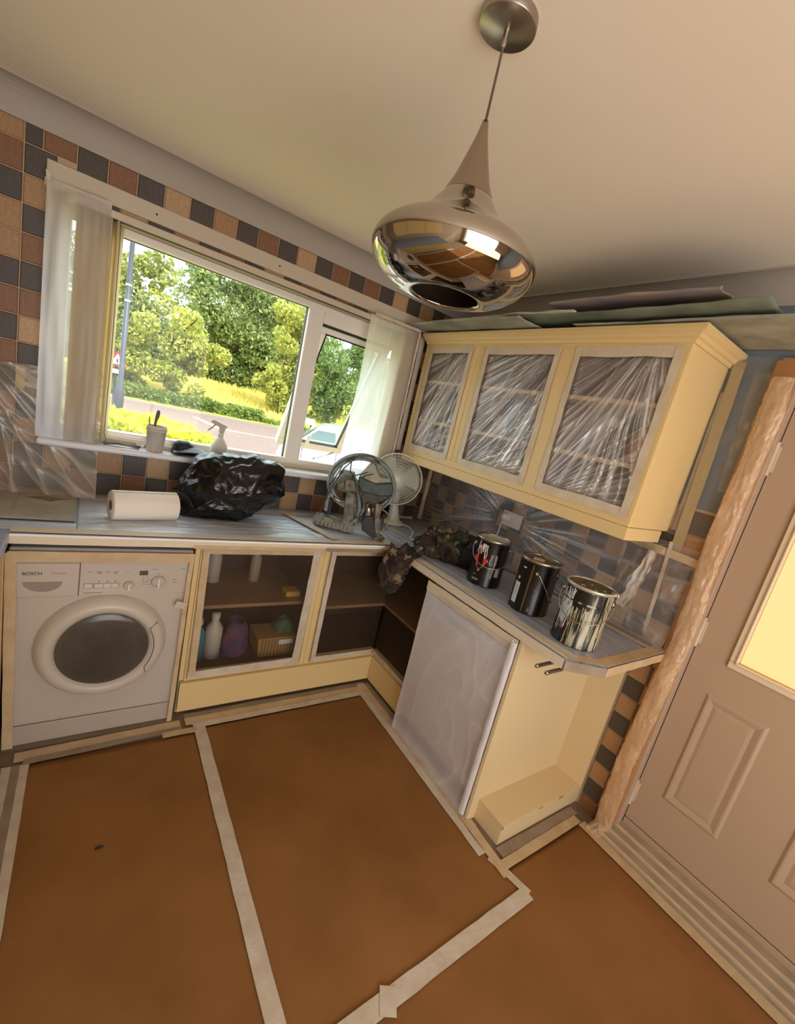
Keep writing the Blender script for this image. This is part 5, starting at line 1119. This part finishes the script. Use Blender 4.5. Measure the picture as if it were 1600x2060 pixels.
def leaves(mb, n, pos, size, rnd, up=.0):
    for _ in range(n):
        p = pos(); s_ = size * rnd.uniform(.6, 1.3); a = Vector((rnd.gauss(0, 1), rnd.gauss(0, 1), rnd.gauss(0, 1))).normalized(); b_ = a.cross(Vector((rnd.gauss(0, 1), rnd.gauss(0, 1), rnd.gauss(0, 1)))).normalized()
        p = Vector(p); o = len(mb.v)
        mb.v += [tuple(p - a * s_), tuple(p + b_ * s_ * .5), tuple(p + a * s_), tuple(p - b_ * s_ * .5)]
        mb.f.append([o, o + 1, o + 2, o + 3]); mb.sm.append(False); mb.mi.append(0)
LEAF = {}
def leafmat(nm, a, b_): LEAF[nm] = M('leaf_' + nm, a, .6, col2=b_, ns=.8, lo=.25, hi=.75, island=True, trans=(b_, .35), spec=.3)
leafmat('olive', '526233', 'b6ba68'); leafmat('green', '40552f', 'a0ab66'); leafmat('bright', '66793a', 'cdca66'); leafmat('hedge', '6f8c2c', 'f2ea58'); leafmat('weed', '3a5a34', '93a04c'); leafmat('grass', 'c0b04c', 'f4e286')
BARK = M('bark', '5c4a38', .9, bump=.5, bs=9)
def tree(label, x, y, h, blobs, lm, n, size, seed, group='trees beyond the road', z0=G):
    z0 = G + .1 + 4.0 * max(0, y - 29.75) / 40 - .1
    rnd = random.Random(seed); t = thing('tree', label, 'tree', (x, y, z0), group=None)
    tb = MB().tube([(x, y, z0), (x + .1, y, z0 + h * .25), (x - .05, y, z0 + h * .5), (x + .1, y, z0 + h * .75)], [.22, .18, .13, .06], 8)
    for i in range(5):
        a = rnd.uniform(0, 6.28); zz = z0 + h * (.25 + .1 * i); tb.tube([(x, y, zz), (x + .9 * math.cos(a), y + .9 * math.sin(a), zz + .7), (x + 1.7 * math.cos(a), y + 1.7 * math.sin(a), zz + 1.3)], [.08, .05, .02], 6)
    part('trunk', tb, BARK, t); mb = MB(); tot = sum(b_[3] ** 2 for b_ in blobs)
    for (bx_, by, bz, br_) in blobs:
        sub = [(bx_ + br_ * .62 * rnd.gauss(0, .6), by + br_ * .5 * rnd.gauss(0, .6), bz + br_ * .6 * rnd.gauss(0, .6), br_ * rnd.uniform(.28, .5)) for _ in range(9)]
        def pos():
            c = rnd.choice(sub); d = Vector((rnd.gauss(0, 1), rnd.gauss(0, 1), rnd.gauss(0, 1))).normalized(); q = rnd.uniform(.75, 1.05)
            return (c[0] + d.x * c[3] * q, c[1] + d.y * c[3] * q, c[2] + d.z * c[3] * q * .85)
        leaves(mb, int(n * br_ ** 2 / tot), pos, size, rnd)
    part('foliage', mb, LEAF[lm], t, kind='stuff'); return t
tree('airy green tree behind the lamp post beyond the road', 0, 33, 9, [(-1.6, 33, 5.9, 2.3), (-2.6, 34, 2.8, 2.4), (.4, 33, 6.8, 1.5), (-1, 33, .8, 1.9), (-.6, 33, 3.6, 1.8)], 'olive', 11000, .17, 1)
tree('rounded bright green tree just right of the lamp post', 2.2, 31.5, 6.5, [(2.2, 32, 3.2, 2.3), (4.0, 32, 2.6, 1.7), (.6, 31.5, 2.0, 1.9), (2.6, 31.8, 1.0, 1.6)], 'bright', 11000, .15, 2)
tree('large dark green oak in the middle of the window view', 8.5, 47, 13, [(7, 47, 6.4, 3.8), (10.5, 47, 5.4, 4.2), (9, 47, 2.4, 3.6), (13.0, 47, 9.6, 3.8), (6.2, 47, 9.2, 2.9), (9.6, 47, 10.2, 3.6), (6.5, 47, 2.0, 2.8), (12.8, 47, 3.4, 3.6)], 'green', 30000, .20, 3)
tree('dull green tree behind the large oak', 15, 52, 14, [(15, 52, 7, 4.2), (16, 52, 3, 3.8), (12, 53, 10, 3.2), (18.5, 52, 8.5, 3.6), (19, 52, 3.5, 4)], 'olive', 14000, .24, 4)
tree('bright yellow-green tree beside the window mullion', 10.3, 34, 9, [(10.4, 34, 5.4, 2.5), (9.4, 34, 2.2, 2.2), (11.8, 34, 3.0, 2.5), (10.5, 34, .8, 1.9), (11.8, 34.5, 7.6, 2.4), (9.8, 34, 7.2, 1.5)], 'bright', 15000, .16, 5)
tree('mid green tree seen through the open sash', 14.2, 33, 9, [(14, 33, 5.2, 2.7), (15.5, 33, 3.0, 2.6), (13.2, 33, 2.4, 2.2), (16.5, 33, 6.4, 2.4), (14.5, 33, .9, 2.0)], 'green', 13000, .16, 6)
tree('olive tree at the right edge of the sash view', 20, 38, 10, [(19.5, 38, 4.2, 3.2), (22, 38, 5.5, 3.4), (20.5, 38, 1.8, 2.6)], 'olive', 9000, .2, 7)
tree('low distant tree behind the grass on the left', 3.5, 58, 9, [(1.5, 58, 4.0, 3.4), (5, 59, 5, 3.8), (-3, 58, 4.6, 3.6), (9.5, 58, 4, 4), (14, 58, 5, 4), (19, 58, 5, 4), (-7, 58, 4.6, 3.6), (11, 58, 3, 3)], 'green', 20000, .24, 8)
rnd = random.Random(5)
def strip(name, label, cat, n, size, fpos, lm):
    mb = MB(); leaves(mb, n, fpos, size, rnd); o = solo(name, mb, LEAF[lm], label, cat, kind='stuff'); return o
def fp():
    x = rnd.uniform(-3, 9) if rnd.random() < .8 else rnd.uniform(9, 14); return (x, 30.1 + rnd.uniform(0, 2.2), G + rnd.uniform(.05, (.95 if x < 8.2 else .45) + .25 * nz(x, 3)))
strip('weeds', 'low green weeds growing along the far kerb', 'weeds', 12000, .13, fp, 'weed')
def fp2():
    x = rnd.uniform(-3, 20); v = rnd.random() ** 1.3; y = 31 + 15 * v; return (x, y, G + .15 + 4.0 * ((y - 29.75) / 40) + rnd.uniform(0, .4))
def blades():
    mb = MB()
    for _ in range(16000):
        p = Vector(fp2()); w_ = .035 + p.y * .001; h_ = rnd.uniform(.25, .6); dx = rnd.uniform(-.15, .15)
        mb.add([p - Vector((w_, 0, .2)), p + Vector((w_, 0, -.2)), p + Vector((dx, 0, h_ - .2))], [(0, 1, 2)])
    return mb
solo('tall_grass', blades(), LEAF['grass'], 'tall yellow grass in the field across the road', 'grass', kind='stuff')
# hedge under the window
hd_ = thing('hedge', 'bright yellow-green leafy hedge just outside the window', 'hedge', (-2.0, 2.7, G))
mb = MB()
def hp():
    while True:
        x = rnd.uniform(-3.2, -.85); y = rnd.uniform(2.25, 3.3); top = 1.02 - .06 * max(0, (x + 1.5)) ** 2 * 6 - .05 * abs(y - 2.7) + .035 * nz(x * 5, y * 5)
        z = top - abs(rnd.gauss(0, .10))
        if z > .3: return (x, y, z)
leaves(mb, 4200, hp, .070, rnd)
part('foliage', mb, LEAF['hedge'], hd_, kind='stuff')
sb_ = MB()
for i in range(10): sb_.tube([(-3 + i * .22, 2.7, G), (-3 + i * .22 + rnd.uniform(-.1, .1), 2.7 + rnd.uniform(-.2, .2), .8)], [.02, .008], 5)
part('stems', sb_, BARK, hd_)
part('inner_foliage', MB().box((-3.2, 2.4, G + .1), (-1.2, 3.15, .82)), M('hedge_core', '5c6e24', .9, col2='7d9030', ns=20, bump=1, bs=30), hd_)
# street lamp
lp = thing('street_lamp', 'grey steel lamp post standing across the hedge, its head out of view', 'lamp post', (-1.5, 10, G))
POLE = M('galvanised_grey', '4c4c54', .5, .5)
part('base_sleeve', MB().lathe([(.0001, 0), (.095, 0), (.095, 1.70), (.088, 1.78), (.058, 1.90)], (-1.5, 10, G), 20), POLE, lp)
part('pole', MB().tube([(-1.5, 10, .88), (-1.5, 10, 6.5)], [.056, .042], 16), POLE, lp)
for z in (3.05, 2.72): part('band', MB().lathe([(.054, -.02), (.058, -.02), (.058, .02), (.054, .02)], (-1.5, 10, z), 16), WHITE, lp)
part('lamp_arm', MB().tube([(-1.5, 10, 6.5), (-1.4, 10.2, 7.0), (-1.1, 10.9, 7.2)], .035, 10), POLE, lp); part('lamp_head', MB().box((-1.2, 10.8, 7.15), (-.95, 11.4, 7.25)), POLE, lp, bev=.03)
# triangular warning sign behind the post
ws = thing('warning_sign', 'red-bordered triangular road sign behind the lamp post', 'road sign', (-1.47, 14, G))
part('post', MB().rod((-1.47, 14.02, G), (-1.47, 14.02, 1.7), .03), POLE, ws)
part('sign_border', MB().prism([(-1.70, 13.97, 1.2), (-1.20, 13.97, 1.2), (-1.45, 13.97, 1.66)], (0, .01, 0)), RED, ws)
part('sign_face', MB().prism([(-1.61, 13.955, 1.25), (-1.29, 13.955, 1.25), (-1.45, 13.955, 1.55)], (0, .01, 0)), WHITE, ws)
part('sign_symbol', MB().box((-1.47, 13.95, 1.28), (-1.43, 13.953, 1.40)), BLACK, ws)
part('sign_plate', MB().box((-1.66, 13.97, .98), (-1.28, 13.98, 1.10)), WHITE, ws)
# street name board
nb = thing('name_board', 'small white street board on two posts behind the van', 'sign', (4.1, 13, G))
part('board', MB().box((4.0, 13, .70), (4.6, 13.03, .92)), WHITE, nb, bev=.005)
for x in (4.1, 4.48): part('post', MB().box((x, 13.03, G), (x + .05, 13.08, .8)), POLE, nb)
# van
vn = thing('van', 'white van parked outside, seen through the open sash', 'van', (4.68, 11.3, G), math.radians(-22), local=True)
VB = M('van_paint', 'cfccca', .25, coat=.6)
pf = [(-1.72, .35), (-1.76, .75), (-1.68, .98), (-1.5, 1.12), (-1.15, 1.26), (-.62, 1.80), (-.35, 1.92), (.3, 1.98), (2.2, 1.98), (2.28, 1.9), (2.3, .4), (2.25, .3), (-1.66, .3)]
part('body', MB().prism([(x, -.9, z) for x, z in pf], (0, 1.75, 0)), VB, vn, bev=.06)
part('side_window', MB().prism([(x, -.912, z) for x, z in [(-1.12, 1.27), (-.60, 1.72), (-.05, 1.74), (.02, 1.24)]], (0, .015, 0)), M('van_glass', '6d7a80', .1), vn)
part('windscreen', MB().prism([(-1.2, -.78, 1.275), (-.66, -.72, 1.80), (-.66, .58, 1.80), (-1.2, .64, 1.275)], (-.02, 0, .015)), D.materials['van_glass'], vn)
part('door_seam', MB().box((.08, -.906, .5), (.095, -.90, 1.85)).box((-1.0, -.906, .45), (-.985, -.90, 1.2)), GASKET, vn)
for x in (-1.2, 1.5):
    wq = part('wheel', MB().lathe([(.18, -.94), (.30, -.93), (.33, -.90), (.33, -.72)], (x, 0, .33), 28, axis='y'), BLACK, vn)
    part('hubcap', MB().lathe([(.0001, -.945), (.12, -.945), (.18, -.93)], (x, 0, .33), 20, axis='y'), STEEL, wq)
part('wing_mirror', MB().box((-.95, -1.08, 1.25), (-.82, -.90, 1.42)), VB, vn, bev=.03)
